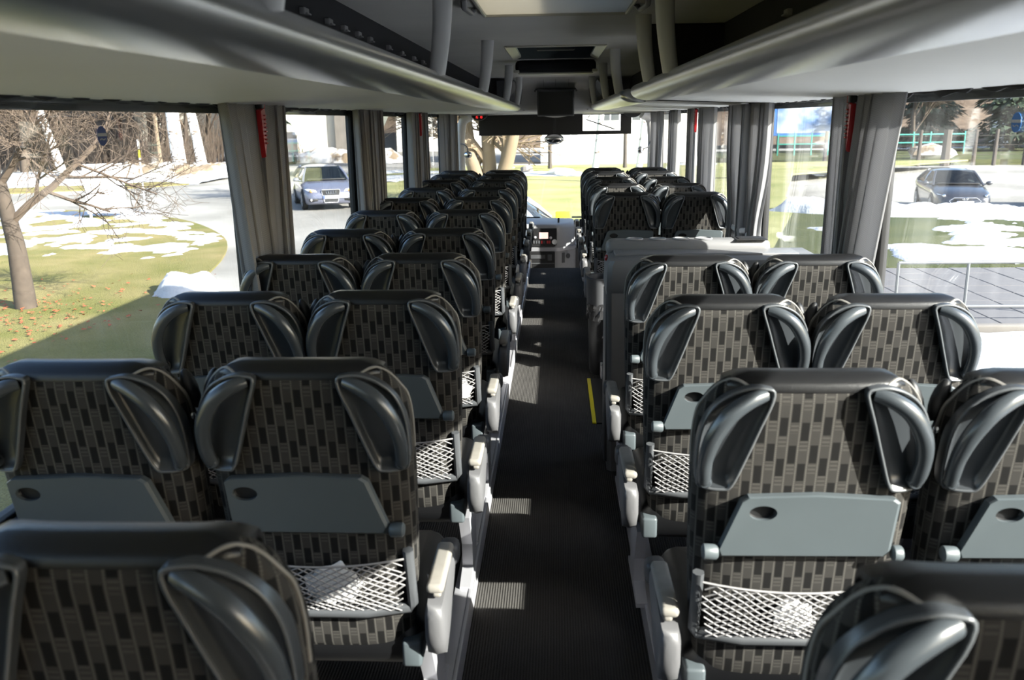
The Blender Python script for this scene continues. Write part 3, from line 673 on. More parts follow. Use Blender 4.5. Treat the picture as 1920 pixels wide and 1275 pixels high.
for i, y in enumerate(LROWS):
    put_seat('L', 1, y, 'black patterned coach seat, left side by the aisle, %s row from the camera' % ORD[i], 'left aisle seats', (-.037, -.022, 0)[min(i, 2)])
    if i: put_seat('L', 0, y - .01, 'black patterned seat, left side by the windows, %s of its column from the camera' % ORD[i - 1], 'left window seats', -.04 if i == 1 else 0)
for i, y in enumerate(RROWS):
    put_seat('R', 1, y, 'sunlit patterned coach seat, right side by the aisle, %s row from the camera' % ORD[i], 'right rear seats', (.037, .022, 0)[min(i, 2)])
    if i: put_seat('R', 0, y, 'sunlit patterned seat, right side by the windows, %s of its column from the camera' % ORD[i - 1], 'right rear seats', .045 if i == 1 else 0)
for i, y in enumerate(FROWS):
    put_seat('R', 1, y, 'patterned coach seat, right side by the aisle, %s row beyond the grey counter' % ORD[i], 'right front seats')
    put_seat('R', 0, y - .03, 'patterned coach seat, right side by the windows, %s row beyond the grey counter' % ORD[i], 'right front seats')
# crumpled tissues in the nets
def tissue(loc, r, label, seed):
    b = MB(); rs = []; n, m_ = 16, 10
    for i in range(m_ + 1):
        a = -PI / 2 + PI * i / m_; ring = []
        for k in range(n):
            th = 2 * PI * k / n; p = Vector((math.cos(a) * math.cos(th), math.cos(a) * math.sin(th), math.sin(a)))
            f = 1 + .45 * noise.noise(p * 2.3 + Vector((seed, 0, 0))) + .2 * noise.noise(p * 6 + Vector((0, seed, 0)))
            p = p * f * r; ring.append((p.x * 1.3, p.y * .28, p.z))
        rs.append(ring)
    b.rings(rs); o = b.build('paper_tissue', 'tissue', smooth=20); o.location = loc; tag(o, label, 'tissue', 'tissues in the net pockets')
def net_loc(side, y, dx, z): return (XS[(side, 1)] + dx, y + interp(YT, z) - .018, z)
tissue(net_loc('L', LROWS[1], .01, .615), .045, 'crumpled white tissue in the net of the left aisle seat, second row', 1)
tissue(net_loc('R', RROWS[1], .02, .60), .032, 'crumpled white tissue in the net of the right aisle seat, second row', 2)
tissue(net_loc('L', LROWS[3], .12, .60), .040, 'crumpled white tissue in the net of the left aisle seat, fourth row', 3)

# ================================================================== INTERIOR FITTINGS
# --- grey counter in front of the stairwell
t = empty('service_counter', (0.68, 3.9, 0.0)); tag(t, 'grey plastic counter with cup recesses between the right seats and the stairwell', 'counter'); OFF = (0.68, 3.9, 0.0)
b = MB()
rs = []
for (z, x0, x1, y0, y1) in ((0.0, .235, 1.14, 3.86, 4.10), (.85, .225, 1.14, 3.84, 4.11), (.87, .222, 1.14, 3.82, 4.12), (.975, .225, 1.14, 3.80, 4.12), (1.0, .235, 1.14, 3.805, 4.11), (1.012, .26, 1.13, 3.83, 4.09)):
    rs.append([(x0 + .02, y0, z), (x1, y0, z), (x1, y1, z), (x0 + .03, y1, z), (x0, y1 - .03, z), (x0, y0 + .02, z)])
b.rings(rs); b.build('cabinet', 'counter', t, smooth=40, off=OFF)
b = MB(); b.rbox((.60, 4.06, 1.022), (.74, .12, .080), .03); b.build('raised_ledge', 'counter', t, off=OFF)
b = MB(); b.rbox((.66, 3.95, 1.015), (.80, .16, .012), .005); b.build('worktop', 'counter', t, off=OFF)
for k in range(4):
    b = MB(); b.lathe([(.040, 0), (.040, .004), (.034, .005), (.033, .001), (.0, .001)], (.36 + .105 * k, 4.055, 1.0615), 20); b.build('cup_recess', 'greyplastic', t, off=OFF)
b = MB(); b.rbox((.88, 4.05, 1.062), (.14, .12, .004), .001); b.box((.88, 4.055, 1.064), (.11, .09, .004)); b.build('black_slot', 'black', t, off=OFF, smooth=0)
b = MB(); b.lathe([(.014, 0), (.016, .006), (.010, .012), (.0, .013)], (.232, 3.96, .99), 12, R=Matrix.Rotation(-PI / 2, 3, 'Y')); b.build('red_lamp', 'red', t, off=OFF)
b = MB(); b.rbox((.228, 3.98, .44), (.012, .20, .80), .004); b.build('side_panel', 'dkgrey', t, off=OFF)
# --- waste bin with bag
t = empty('waste_bin', (.275, 5.55, 0)); tag(t, 'grey oval waste bin with black bag beside the aisle at the stairwell', 'bin'); OFF = (.275, 5.55, 0)
def oval(z, rx, ry, c=(.275, 5.55), n=24): return [(c[0] + rx * math.cos(2 * PI * k / n), c[1] + ry * math.sin(2 * PI * k / n), z) for k in range(n)]
b = MB(); b.rings([oval(.0, .055, .09), oval(.02, .062, .10), oval(.42, .072, .115), oval(.43, .06, .10)]); b.build('bin_body', 'blackmetal', t, off=OFF)
b = MB(); b.rings([oval(.43, .078, .118), oval(.60, .082, .125), oval(.625, .084, .128), oval(.632, .078, .120), oval(.625, .066, .105), oval(.50, .060, .10)], cap0=False, cap1=False); b.rings([oval(.51, .062, .10), oval(.505, .01, .01)], cap0=False); b.build('bin_lid', 'dkgrey', t, off=OFF)
b = MB(); rs = []
for i in range(6):
    z = .36 + .02 * i; rs.append([(p[0] + .010 * noise.noise(Vector((p[0] * 60, p[1] * 60, z * 50))), p[1] + .014 * noise.noise(Vector((p[0] * 50, z * 60, p[1] * 50))), z + .02 * noise.noise(Vector((p[0] * 30, p[1] * 30, 3)))) for p in oval(z, .080, .122, n=36)])
b.rings(rs, cap0=False, cap1=False); b.build('bin_bag', 'bag', t, smooth=30, off=OFF)
# --- hanging monitor
t = empty('monitor', (0, 9.9, 1.63)); tag(t, 'dark flat monitor folded down from the front bulkhead', 'monitor'); OFF = (0, 9.9, 1.63)
R = Matrix.Rotation(0.18, 3, 'X')
b = MB(); b.rbox((0, 9.88, 1.775), (.40, .035, .285), .012, R); b.build('housing', 'dkgrey', t, off=OFF)
b = MB(); b.box(Vector((0, 9.88, 1.775)) + R @ Vector((0, -.0185, 0)), (.365, .003, .245), R); b.build('display', 'screen', t, smooth=0, off=OFF)
b = MB(); b.tube([(-.225, 9.93, 1.90), (-.215, 9.90, 1.918), (.215, 9.90, 1.918), (.225, 9.93, 1.90)], .010, 8); b.rbox((0, 9.93, 1.915), (.42, .05, .02), .006); b.build('hinge_bar', 'dkgrey', t, off=OFF)
b = MB(); b.rings([[(-.20, 9.90, 1.645), (.20, 9.90, 1.645), (.20, 9.97, 1.645), (-.20, 9.97, 1.645)], [(-.03, 9.92, 1.620), (.03, 9.92, 1.620), (.03, 9.95, 1.620), (-.03, 9.95, 1.620)]]); b.build('shelf_nub', 'ltgrey', t, off=OFF)
# --- roller sun blind with cut-out
t = empty('sun_blind', (0, 10.92, 1.42)); tag(t, 'black roller sun blind across the windscreen with a rectangular opening', 'blind'); OFF = (0, 10.92, 1.42)
b = MB(); X0, X1, Z0, Z1, a0, a1, c0, c1 = -.93, .905, 1.425, 1.68, .325, .775, 1.462, 1.648
for (xa, xb, za, zb) in ((X0, a0, Z0, Z1), (a1, X1, Z0, Z1), (a0, a1, Z0, c0), (a0, a1, c1, Z1)): b.box(((xa + xb) / 2, 10.92, (za + zb) / 2), (xb - xa, .003, zb - za))
b.build('cloth', 'black', t, smooth=0, off=OFF)
b = MB(); b.tube([(X0, 10.92, Z0), (X1, 10.92, Z0)], .006, 8); b.build('bottom_bar', 'blackmetal', t, off=OFF)
b = MB(); b.box((0, 10.917, 1.55), (.003, .003, .24)); b.build('seam', 'dkgrey', t, smooth=0, off=OFF)
# --- mirrors
def mirror(name, label, c, pts, sc, shell=True):
    t = empty(name, c); tag(t, label, 'mirror')
    b = MB(); b.ball(c, 1.0, 16, 8, sc); b.build('housing', 'black', t, off=c, smooth=80)
    b = MB(); b.ball(Vector(c) + Vector((0, -sc[1] * .55, 0)), 1.0, 16, 8, (sc[0] * .9, sc[1] * .55, sc[2] * .86)); b.build('mirror_glass', 'chrome', t, off=c, smooth=80)
    b = MB(); b.tube(spline(pts, 4), .007, 8); b.build('stalk', 'blackmetal', t, off=c)
mirror('rear_view_mirror', 'black rounded rear-view mirror hanging in the middle under the sun blind', (-.02, 10.75, 1.375), [(-.02, 10.75, 1.42), (-.02, 10.8, 1.55), (-.02, 10.9, 1.70)], (.115, .035, .065))
mirror('convex_mirror', 'small black convex mirror on a bent stalk by the left front pillar', (-1.05, 10.72, 1.205), [(-1.05, 10.72, 1.24), (-1.06, 10.74, 1.29), (-1.10, 10.8, 1.32), (-1.15, 10.88, 1.33)], (.050, .03, .040))
mirror('convex_mirror', 'small black convex mirror on a stalk by the right front pillar', (1.00, 10.72, 1.235), [(1.00, 10.72, 1.235), (1.06, 10.74, 1.255), (1.10, 10.8, 1.27), (1.13, 10.88, 1.33)], (.035, .03, .042))
# --- red clock
t = empty('digital_clock', (-.885, 10.47, 1.63)); tag(t, 'round black clock with red digits above the left of the windscreen', 'clock'); OFF = (-.885, 10.47, 1.63)
b = MB(); b.lathe([(.0, 0), (.085, 0), (.09, .01), (.08, .02), (.0, .02)], (-.885, 10.475, 1.655), 28, R=Matrix.Rotation(PI / 2, 3, 'X'), sy=.62); b.build('face', 'black', t, off=OFF)
SEG = {'1': 'bc', '5': 'afgcd', '9': 'abcdfg'}
def digit(mb, ch, x, z, w, h, y):
    for s in SEG[ch]:
        p = {'a': (0, h, 1), 'g': (0, 0, 1), 'd': (0, -h, 1), 'f': (-w, h / 2, 0), 'b': (w, h / 2, 0), 'e': (-w, -h / 2, 0), 'c': (w, -h / 2, 0)}[s]
        mb.box((x + p[0], y, z + p[1]), ((2 * w, .002, .0035) if p[2] else (.0035, .002, h)))
b = MB()
for k, ch in enumerate('1519'): digit(b, ch, -.925 + (.019 * k + (.012 if k > 1 else 0)), 1.638, .0065, .011, 10.452)
b.build('digits', 'reddigit', t, smooth=0, off=OFF)
# --- driver's dashboard
t = empty('dashboard', (-.02, 10.4, -.35)); tag(t, 'curved driver dashboard with radio display and silver strip at the front', 'dashboard'); OFF = (-.02, 10.4, -.35)
def dash_ring(z, ins=0.0, top=0.0):
    P = [(-.95, 10.30), (-.05, 10.30), (.0, 10.285), (.05, 10.30), (.10, 10.36), (.20, 10.46), (.235, 10.60), (.235, 11.0), (-.95, 11.0)]
    return [(x - (ins if x > -.5 else 0), y + ins * (1 if y < 10.9 else 0), z) for x, y in P]
b = MB(); b.rings([dash_ring(-.40), dash_ring(.16)]); b.build('lower_body', 'greyplastic', t, smooth=50, off=OFF)
b = MB(); b.rings([dash_ring(.16, -.006), dash_ring(.20, -.008)]); b.build('silver_strip', 'alu', t, smooth=50, off=OFF)
b = MB(); b.rings([dash_ring(.20), dash_ring(.42, .005), dash_ring(.455, .02), dash_ring(.47, .06)]); b.build('upper_body', 'greyplastic', t, smooth=60, off=OFF)
b = MB(); b.rbox((-.19, 10.293, .322), (.40, .012, .215), .005, axis=1); fc = b.build('fascia', 'black', t, off=OFF)
b = MB(); b.rbox((-.145, 10.284, .345), (.105, .006, .075), .003, axis=1); b.build('radio_display', 'pinkscreen', fc, off=OFF)
for (x, z) in ((-.245, .325), (-.062, .318)):
    b = MB(); b.lathe([(.014, 0), (.016, .01), (.010, .016), (0, .016)], (x, 10.287, z), 14, R=Matrix.Rotation(PI / 2, 3, 'X')); b.build('knob', 'alu', fc, off=OFF)
b = MB(); b.lathe([(.022, 0), (.030, .004), (.030, .010), (.022, .010), (.020, .002), (0, .002)], (-.018, 10.286, .27), 20, R=Matrix.Rotation(PI / 2, 3, 'X')); b.build('key_ring', 'white', fc, off=OFF)
for k, x in enumerate((-.26, -.23, -.20, -.165, -.14, -.10, -.075)):
    b = MB(); b.rbox((x, 10.284, .268 + (k > 3) * .0), (.02, .006, .034), .002, axis=1); b.build('switch', 'redkey' if k in (3, 5, 6) else 'dkgrey', fc, off=OFF)
b = MB(); b.rbox((-.19, 10.296, -.11), (.38, .014, .53), .005, axis=1); lp = b.build('lower_panel', 'black', t, off=OFF)
b = MB(); b.rbox((-.215, 10.287, .095), (.17, .006, .045), .003, axis=1); b.build('slot', 'dkgrey', lp, off=OFF)
b = MB(); b.rbox((-.075, 10.287, .085), (.05, .006, .07), .003, axis=1); b.build('switch_block', 'dkgrey', lp, off=OFF)
b = MB(); b.rbox((-.19, 10.287, .015), (.34, .01, .012), .003); b.build('flap_rim', 'dkgrey', lp, off=OFF)
b = MB(); b.rbox((.085, 10.335, .075), (.045, .008, .12), .003, Matrix.Rotation(.65, 3, 'Z')); b.build('label_plate', 'dkgrey', t, off=OFF)
b = MB(); b.lathe([(.016, 0), (.030, .003), (.030, .008), (.016, .008), (0, .006)], (.14, 10.385, .09), 18, R=Matrix.Rotation(.7, 3, 'Z') @ Matrix.Rotation(PI / 2, 3, 'X')); b.build('socket', 'dkgrey', t, off=OFF)
b = MB(); b.tube([(.03, 10.50, .46), (.03, 10.50, .525)], .012, 10); b.build('lever', 'black', t, off=OFF)
b = MB(); b.rbox((.30, 10.62, .05), (.04, .05, .9), .015); b.build('door_post', 'black', t, off=OFF)
b = MB(); pts = [(-.62 + .21 * math.cos(2 * PI * k / 28), 10.10 + .10 * math.sin(2 * PI * k / 28), .50 + .19 * math.sin(2 * PI * k / 28)) for k in range(29)]
b.tube(pts, .013, 8); b.tube([(-.62, 10.1, .50), (-.62, 10.4, .35)], .03, 8); b.build('steering_wheel', 'black', t, off=OFF)
t.location.z -= .06
# --- curtains
def curtain(sx, y0, y1, folds, label, tie=None, ztop=1.672, zbot=.76, lean=0.0, amp=.038, seed=0.0, anch0=.5):
    """gathered curtain hanging from the track; tie=(z, keep, anchor) narrows it"""
    folds += 1; b = MB(); N = folds * 12; rs = []; uvs = []; nz = 26
    wy = y1 - y0
    for i in range(nz + 1):
        z = lerp(zbot, ztop, i / nz); q = 1 - i / nz
        keep = 1 - .18 * q; anch = anch0
        if tie:
            dz = (z - tie[0]) / .30; keep = 1 - (1 - tie[1]) * math.exp(-dz * dz) ; anch = tie[2]
            if z < tie[0]: keep = max(keep, tie[1] + (1 - tie[1]) * min(1, (tie[0] - z) / .25) * .7)
        ring = []; uvr = []
        for k in range(N + 1):
            s = k / N; y = y0 + wy * (anch + (s - anch) * keep) + lean * q
            ph = 2 * PI * folds * s + seed + .6 * math.sin(3 * s * PI + seed * 2) + .5 * q * math.sin(5 * s + seed)
            a_ = amp * (.65 + .35 * math.sin(7 * s + seed * 3)) * (.75 + .35 * q)
            x = sx * (1.158 - amp - a_ * math.sin(ph)); y += .45 * a_ * math.sin(2 * ph)
            ring.append((x, y, z)); uvr.append((s * folds * .11, z))
        rs.append(ring); uvs.append(uvr)
    b.rings(rs, closed=False, cap0=False, cap1=False, uv=uvs)
    base = (sx * 1.13, (y0 + y1) / 2, zbot)
    t = empty('curtain', base); tag(t, label, 'curtain', 'window curtains')
    o = b.build('cloth', 'curtain', t, smooth=80, off=base); md = o.modifiers.new('thick', 'SOLIDIFY'); md.thickness = .003
    if tie:
        yc = y0 + wy * tie[2]; wd = wy * tie[1]
        c = MB(); yc2 = y0 + wy * (tie[2] + (.5 - tie[2]) * tie[1]) + lean * (ztop - tie[0]) / (ztop - zbot)
        c.rbox((sx * 1.128, yc2, tie[0]), (.062, wd + .02, .035), .012); c.build('tie_band', 'strut', t, off=base)
curtain(-1, 2.98, 3.36, 3, 'grey curtain left of the red hammer on the nearest left pillar', lean=.12, seed=.3, anch0=1)
curtain(-1, 3.37, 3.70, 3, 'grey curtain right of the red hammer on the nearest left pillar', seed=1.1, anch0=0)
curtain(-1, 5.03, 5.36, 4, 'grey curtain on the near side of the second left pillar', lean=.05, seed=2.0)
curtain(-1, 5.42, 5.74, 4, 'grey curtain on the far side of the second left pillar', seed=2.9)
curtain(-1, 6.85, 7.27, 4, 'grey curtain on the near side of the third left pillar', seed=.7)
curtain(-1, 7.42, 7.80, 4, 'grey curtain on the far side of the third left pillar', seed=4.1)
curtain(-1, 8.85, 9.45, 5, 'grey curtain beside the fourth left pillar near the driver window', seed=5.0)
curtain(-1, 9.65, 10.25, 5, 'grey curtain at the driver window behind the left front pillar', seed=5.6)
curtain(1, 2.98, 3.42, 4, 'sunlit curtain on the near side of the nearest right pillar', lean=.20, seed=3.3, anch0=1)
curtain(1, 3.46, 3.74, 3, 'grey curtain behind the red hammer on the nearest right pillar', seed=.4)
curtain(1, 4.78, 5.22, 4, 'white sunlit curtain tied low, window side of the second right pillar', tie=(.93, .42, .85), seed=1.9)
curtain(1, 5.34, 5.84, 4, 'grey curtain tied low, far side of the second right pillar', tie=(.93, .55, .2), seed=2.6)
curtain(1, 6.45, 7.10, 5, 'bright sunlit curtain on the near side of the third right pillar', seed=3.0)
curtain(1, 7.34, 7.74, 4, 'grey curtain on the far side of the third right pillar', seed=1.4)
curtain(1, 8.25, 8.90, 5, 'white sunlit curtain beside the fourth right pillar', seed=.9)
curtain(1, 9.62, 10.55, 6, 'white pleated curtain at the front right door window', seed=2.2)
# --- emergency hammers
def hammer(sx, y, z, label, sc=1.0):
    base = (sx * 1.115, y, z - .09); t = empty('emergency_hammer', base); tag(t, label, 'hammer', 'red emergency hammers')
    X = sx * 1.10
    prof = [(-.028, .075), (.014, .085), (.026, .075), (.020, -.05), (.010, -.065), (-.006, -.10), (-.016, -.055)]
    b = MB(); b.rings([[(X + sx * .012, y + a, z + c) for a, c in prof], [(X, y + a, z + c) for a, c in prof], [(X - sx * .006, y + a * .9, z + c * .95) for a, c in prof]]); b.build('holder', 'red', t, smooth=25, off=base)
    for k in range(8):
        c = MB(); c.rbox((X - sx * .009, y + .008, z + .055 - .0145 * k), (.006, .020, .006), .002); c.build('grip_ridge', 'red', t, off=base)
    b = MB(); b.rbox((X, y - .018, z + .105), (.028, .030, .05), .006); b.build('clip', 'black', t, off=base)
    b = MB(); b.tube([(X - sx * .004, y + .010, z + .080), (X - sx * .004, y + .010, z + .135)], .007, 8); b.build('head', 'red', t, off=base)
hammer(-1, 3.355, 1.575, 'red emergency hammer on the nearest left window pillar')
hammer(1, 3.46, 1.565, 'red emergency hammer on the nearest right window pillar')
hammer(-1, 7.36, 1.585, 'red emergency hammer on a distant left window pillar')
hammer(1, 7.22, 1.585, 'red emergency hammer on a distant right window pillar')
# --- oval window stickers
def sticker(sx, y, z, mat, label):
    base = (sx * 1.2175, y, z - .045); t = empty('window_sticker', base); tag(t, label, 'sticker', 'oval window stickers')
    b = MB(); b.lathe([(0, 0), (.026, 0), (.026, .0008), (0, .0008)], (sx * 1.2175, y, z), 28, R=Matrix.Rotation(-sx * PI / 2, 3, 'Y')); b.build('disc', mat, t, smooth=0, off=base)
    b = MB(); b.box((sx * 1.2160, y, z + .003), (.0008, .0505, .008)); b.build('white_band', 'stickerwhite', t, smooth=0, off=base)
    b = MB()
    for k in range(3): b.box((sx * 1.2160, y - .011 + .011 * k, z - .009), (.0008, .009, .0026), Matrix.Rotation(.4 * (-1) ** k, 3, 'X'))
    b.build('wave_mark', 'stickerwhite', t, smooth=0, off=base)
sticker(-1, 2.37, 1.575, 'blue', 'dark blue oval sticker on the nearest left window')
sticker(1, 2.46, 1.575, 'blueR', 'bright blue oval sticker on the nearest right window')

# ================================================================== OUTSIDE
LOTZ = -1.70
def lot(x, y):
    """1 inside the lower parking lot on the right, 0 elsewhere"""
    a = max(0, min(1, (x - (8.2 if y > 30 else 8.2)) / 1.6)); c = max(0, min(1, (y - 27.6) / 1.4))
    return a * c
def ground_z(x, y): return GZ + (LOTZ - GZ) * lot(x, y)
b = MB(); xs = [-140, -90, -60, -40, -20, -10, 0, 6, 8, 8.8, 9.4, 10, 12, 20, 40, 80, 140]; ys_ = [-60, -20, 0, 10, 20, 26, 27.5, 28, 28.5, 29.2, 32, 40, 60, 90, 160]
rs = [[(x, y, ground_z(x, y) - .01) for x in xs] for y in ys_]
b.rings(rs, closed=False, cap0=False, cap1=False); struct(b.build('ground', 'asphalt', smooth=0), 'pale asphalt road and parking lot')
def poly_slab(name, pts, z0, z1, mat, label, kind='structure'):
    b = MB(); b.prism([(p[0], p[1]) for p in pts], z0, z1); o = b.build(name, mat, smooth=0); tag(o, label, None, None, kind); return o
sp = [(p.x, p.y) for p in spline([(-6.3, 13.5, 0), (-6.6, 15.5, 0), (-7.5, 19.5, 0), (-8.9, 23, 0), (-11.5, 26.8, 0), (-14.2, 28.9, 0), (-17.5, 30.4, 0), (-24, 30.6, 0)], 5)]
poly_slab('lawn', [(-2.4, -15), (-2.4, 7.5), (-3.2, 10.0)] + sp[5:] + [(-60, 30.0), (-60, -15)], GZ - .05, GZ + .03, 'grass', 'yellow green lawn left of the coach')
poly_slab('lawn', [(-60, 36.8), (-26, 37.6), (-19.6, 41.5), (-18.2, 43.5), (-21, 46), (-60, 48.5)], GZ - .05, GZ + .03, 'grass', 'strip of lawn beyond the side road')
poly_slab('lawn', [(-3.2, 15.2), (-5.2, 28), (-7.2, 37), (-9.5, 41), (-12.2, 44.5), (-12, 50), (-6, 58), (26, 58), (12, 46), (8.4, 33), (7.9, 29.5), (4.6, 19), (3.6, 15.2)], GZ - .05, GZ + .03, 'grass_sun', 'sunny pale lawn straight ahead of the coach')
poly_slab('lawn', [(4.6, 19), (7.9, 29.5), (9.5, 26.6), (13, 25.7), (40, 25.5), (40, 17.1), (4.2, 17.1)], GZ - .05, GZ + .03, 'grass_shade', 'green lawn between the footpath and the snow bank')
poly_slab('lawn', [(16, 60.5), (80, 58.5), (80, 80), (10, 80), (10, 72)], LOTZ - .1, LOTZ + .35, 'grass_shade', 'grass bank behind the parking lot')
poly_slab('lawn', [(1.9, -9), (1.9, 11.6), (40, 11.6), (40, -9)], GZ - .05, GZ + .03, 'grass_shade', 'narrow lawn near the right side of the coach')
# paving slabs
pv = poly_slab('pavement', [(3.6, 11.9), (14.0, 11.9), (14.0, 17.0), (3.6, 17.0)], GZ - .05, GZ + .005, 'joint', 'slab footpath right of the coach')
pm = None
for i in range(16):
    for j in range(8):
        x = 4.0 + .62 * i; y = 12.25 + .62 * j
        if pm is None:
            b = MB(); b.rbox((0, 0, 0), (.60, .60, .05), .006, n=1); o = b.build('slab', 'slab', pv, smooth=30); pm = o
        else:
            o = pm.copy(); COL.objects.link(o); o.parent = pv
        o.location = (x, y, GZ + .012 + random.uniform(-.003, .003)); o.rotation_euler = (random.uniform(-.004, .004), random.uniform(-.004, .004), 0)
b = MB(); b.rbox((9.0, 11.75, GZ + .05), (10.8, .16, .16), .02); tag(b.build('kerb', 'stone'), 'dark stone kerb along the footpath', None, None, 'structure')
# --- snow
def fbm(x, y, sc, seed, o=4):
    v = 0; a = .5; 
    for k in range(o): v += a * noise.noise(Vector((x * sc, y * sc, seed))); sc *= 2.1; a *= .5
    return v
def snow_field(name, label, x0, x1, y0, y1, step, sc, thr, hmax, seed, zf, inside=None, mat='snow', kind='stuff', cat='snow'):
    nx = int((x1 - x0) / step); ny = int((y1 - y0) / step); val = {}
    for i in range(nx + 1):
        for j in range(ny + 1):
            x = x0 + i * step; y = y0 + j * step; v = fbm(x, y, sc, seed) - thr
            if inside: v += inside(x, y)
            val[i, j] = v
    b = MB(); idx = {}
    def vid(i, j):
        if (i, j) not in idx:
            x = x0 + i * step; y = y0 + j * step; v = val[i, j]
            h = -.02 if v <= 0 else min(hmax, .03 + v * hmax * 2.2) * (1 + .5 * fbm(x, y, 3.0, seed + 5))
            idx[i, j] = len(b.v); b.v.append((x + .3 * step * noise.noise(Vector((i * 1.3, j * 1.7, seed))), y + .3 * step * noise.noise(Vector((j * 1.3, i * 1.7, seed))), zf(x, y) + h))
        return idx[i, j]
    for i in range(nx):
        for j in range(ny):
            if max(val[i, j], val[i + 1, j], val[i, j + 1], val[i + 1, j + 1]) > 0: b.f.append([vid(i, j), vid(i + 1, j), vid(i + 1, j + 1), vid(i, j + 1)])
    o = b.build(name, mat, smooth=60); tag(o, label, cat, None, kind); return o
lz = lambda x, y: GZ + .03
def ramp(v, a, b_): return max(0, min(1, (v - a) / (b_ - a)))
snow_field('snow_patches', 'thin melting snow patches scattered over the left lawn', -26, -7.2, 17.5, 30.2, .11, .95, .03, .045, 3.1, lz, lambda x, y: -.40 * ramp(y, 20.5, 17.5) + .10 * ramp(y, 26.5, 29.5) - 1.5 * ramp(x, -8.6 - max(0, y - 22.5) * .75, -7.2 - max(0, y - 22.5) * .75) + .22 * ramp(x, -11.5, -9) * math.exp(-((y - 19.8) / 1.0) ** 2))
snow_field('snow_heap', 'small white snow heap at the road edge beside the left lawn', -7.2, -5.7, 13.9, 16.2, .07, 1.2, -.25, .28, 1.0, lz, lambda x, y: -1.1 * (((x + 6.45) / .6) ** 2 + ((y - 15.05) / .85) ** 2) ** 1.0 + .45, kind=None)
snow_field('snow_patches', 'patchy snow on the strip of lawn and verge beyond the side road', -60, -17.5, 40.5, 56.0, .45, .12, .03, .16, 8.0, lz, lambda x, y: -.2 * ramp(y, 44, 40) + .16 * ramp(y, 49, 52) )
snow_field('snow_patches', 'snow patches on the right lawn between footpath and snow bank', 5.6, 16.5, 17.3, 25.2, .11, .75, .02, .07, 5.5, lz, lambda x, y: .17 * math.exp(-((y - 18.6) / .9) ** 2) + .13 * math.exp(-((y - 22.8) / .7) ** 2) - .3 * ramp(x, 7.6, 6.2) - .05)
snow_field('snow_patches', 'lumpy snow on the narrow lawn right of the coach, extended unseen to bounce sunlight', 2.0, 12, -8, 11.5, .14, .6, -.20, .14, 2.2, lz)  # real by the kerb; unseen stretch beside the coach added to reflect sun inside
snow_field('snow_patches', 'scattered snow left on the lawn ahead of the coach', -12, 10, 43, 57, .4, .2, .16, .12, 6.3, lz)
def bank(name, label, line, width, height, step, seed, zf, mat='snow', lump=.55):
    P = spline([(x, y, 0) for x, y in line], 8); 
    b = MB(); rs = []; L = 0
    # resample
    D = [0]
    for p, q in zip(P, P[1:]): D.append(D[-1] + (q - p).length)
    n = int(D[-1] / step)
    for i in range(n + 1):
        d = D[-1] * i / n; k = max(j for j in range(len(D)) if D[j] <= d + 1e-6); k = min(k, len(P) - 2); p = P[k].lerp(P[k + 1], (d - D[k]) / max(1e-6, D[k + 1] - D[k])); tn = (P[k + 1] - P[k]).normalized(); nn = Vector((-tn.y, tn.x, 0))
        ring = []
        for j in range(15):
            s = -1 + 2 * j / 14; w = width * (1 + .35 * fbm(d, 0, .5, seed)); q = p + nn * (s * w / 2)
            h = height * max(0, (1 - s * s)) ** .6 * (.75 + lump * fbm(q.x, q.y, .7, seed) * 1.3 + .5 * fbm(q.x, q.y, 2.3, seed + 3)) * min(1, i / 5, (n - i) / 5)
            ring.append((q.x + .05 * noise.noise(q * 4), q.y, zf(q.x, q.y) + h - .03 * (abs(s) > .95)))
        rs.append(ring)
    b.rings(rs, closed=False, cap0=False, cap1=False); o = b.build(name, mat, smooth=50); tag(o, label, 'snow bank'); return o
bank('snow_bank', 'long lumpy snow bank in front of the parked dark cars', [(7.0, 28.4), (8.3, 27.3), (10, 26.4), (12, 26.2), (14, 26.0), (18, 26.2), (24, 26.4)], 1.6, .40, .10, 4.4, lz, lump=.9)
bank('snow_bank', 'soil and snow mound at the road corner below the birches', [(-25, 50), (-22, 48.3), (-19.3, 48.8), (-17.0, 51)], 3.0, .95, .25, 7.7, lz, 'dirtsnow')
bank('snow_bank', 'low dirty snow ridge on the far road edge behind the blue car', [(-26, 66), (-20, 66.5), (-14, 66), (-11, 64)], 2.0, 1.1, .3, 9.1, lz, 'dirtsnow')
# fallen leaves
b = MB(); rnd = random.Random(5)
for k in range(700):
    x = rnd.gauss(-9.2, 1.7); y = rnd.gauss(12.4, 1.6)
    if x > -6.4: continue
    a = rnd.uniform(0, 6.28); s = rnd.uniform(.018, .042); z = GZ + .045
    b.add([(x + s * math.cos(a + q), y + s * math.sin(a + q), z + rnd.uniform(0, .03)) for q in (0, 1.2, 3.1, 4.5)], [(0, 1, 2, 3)])
tag(b.build('fallen_leaves', 'leaf', smooth=0), 'orange fallen leaves on the left lawn', 'leaves', None, 'stuff')

# --- railing on the right
t = empty('railing', (6.5, 12.35, GZ)); tag(t, 'low grey metal railing along the footpath right of the coach', 'railing'); OFF = (6.5, 12.35, GZ)
for z in (-.40, -1.02):
    b = MB(); b.tube([(4.75, 12.35, z), (11.0, 12.35, z)], .022, 8); b.build('rail', 'galv', t, off=OFF)
for x in (4.75, 7.9, 11.0):
    b = MB(); b.tube([(x, 12.35, GZ), (x, 12.35, -.40)], .022, 8); b.build('post', 'galv', t, off=OFF)
b = MB(); b.tube([(5.70, 12.35, -1.02), (5.70, 12.35, -.40)], .022, 8); b.build('post', 'galv', t, off=OFF)

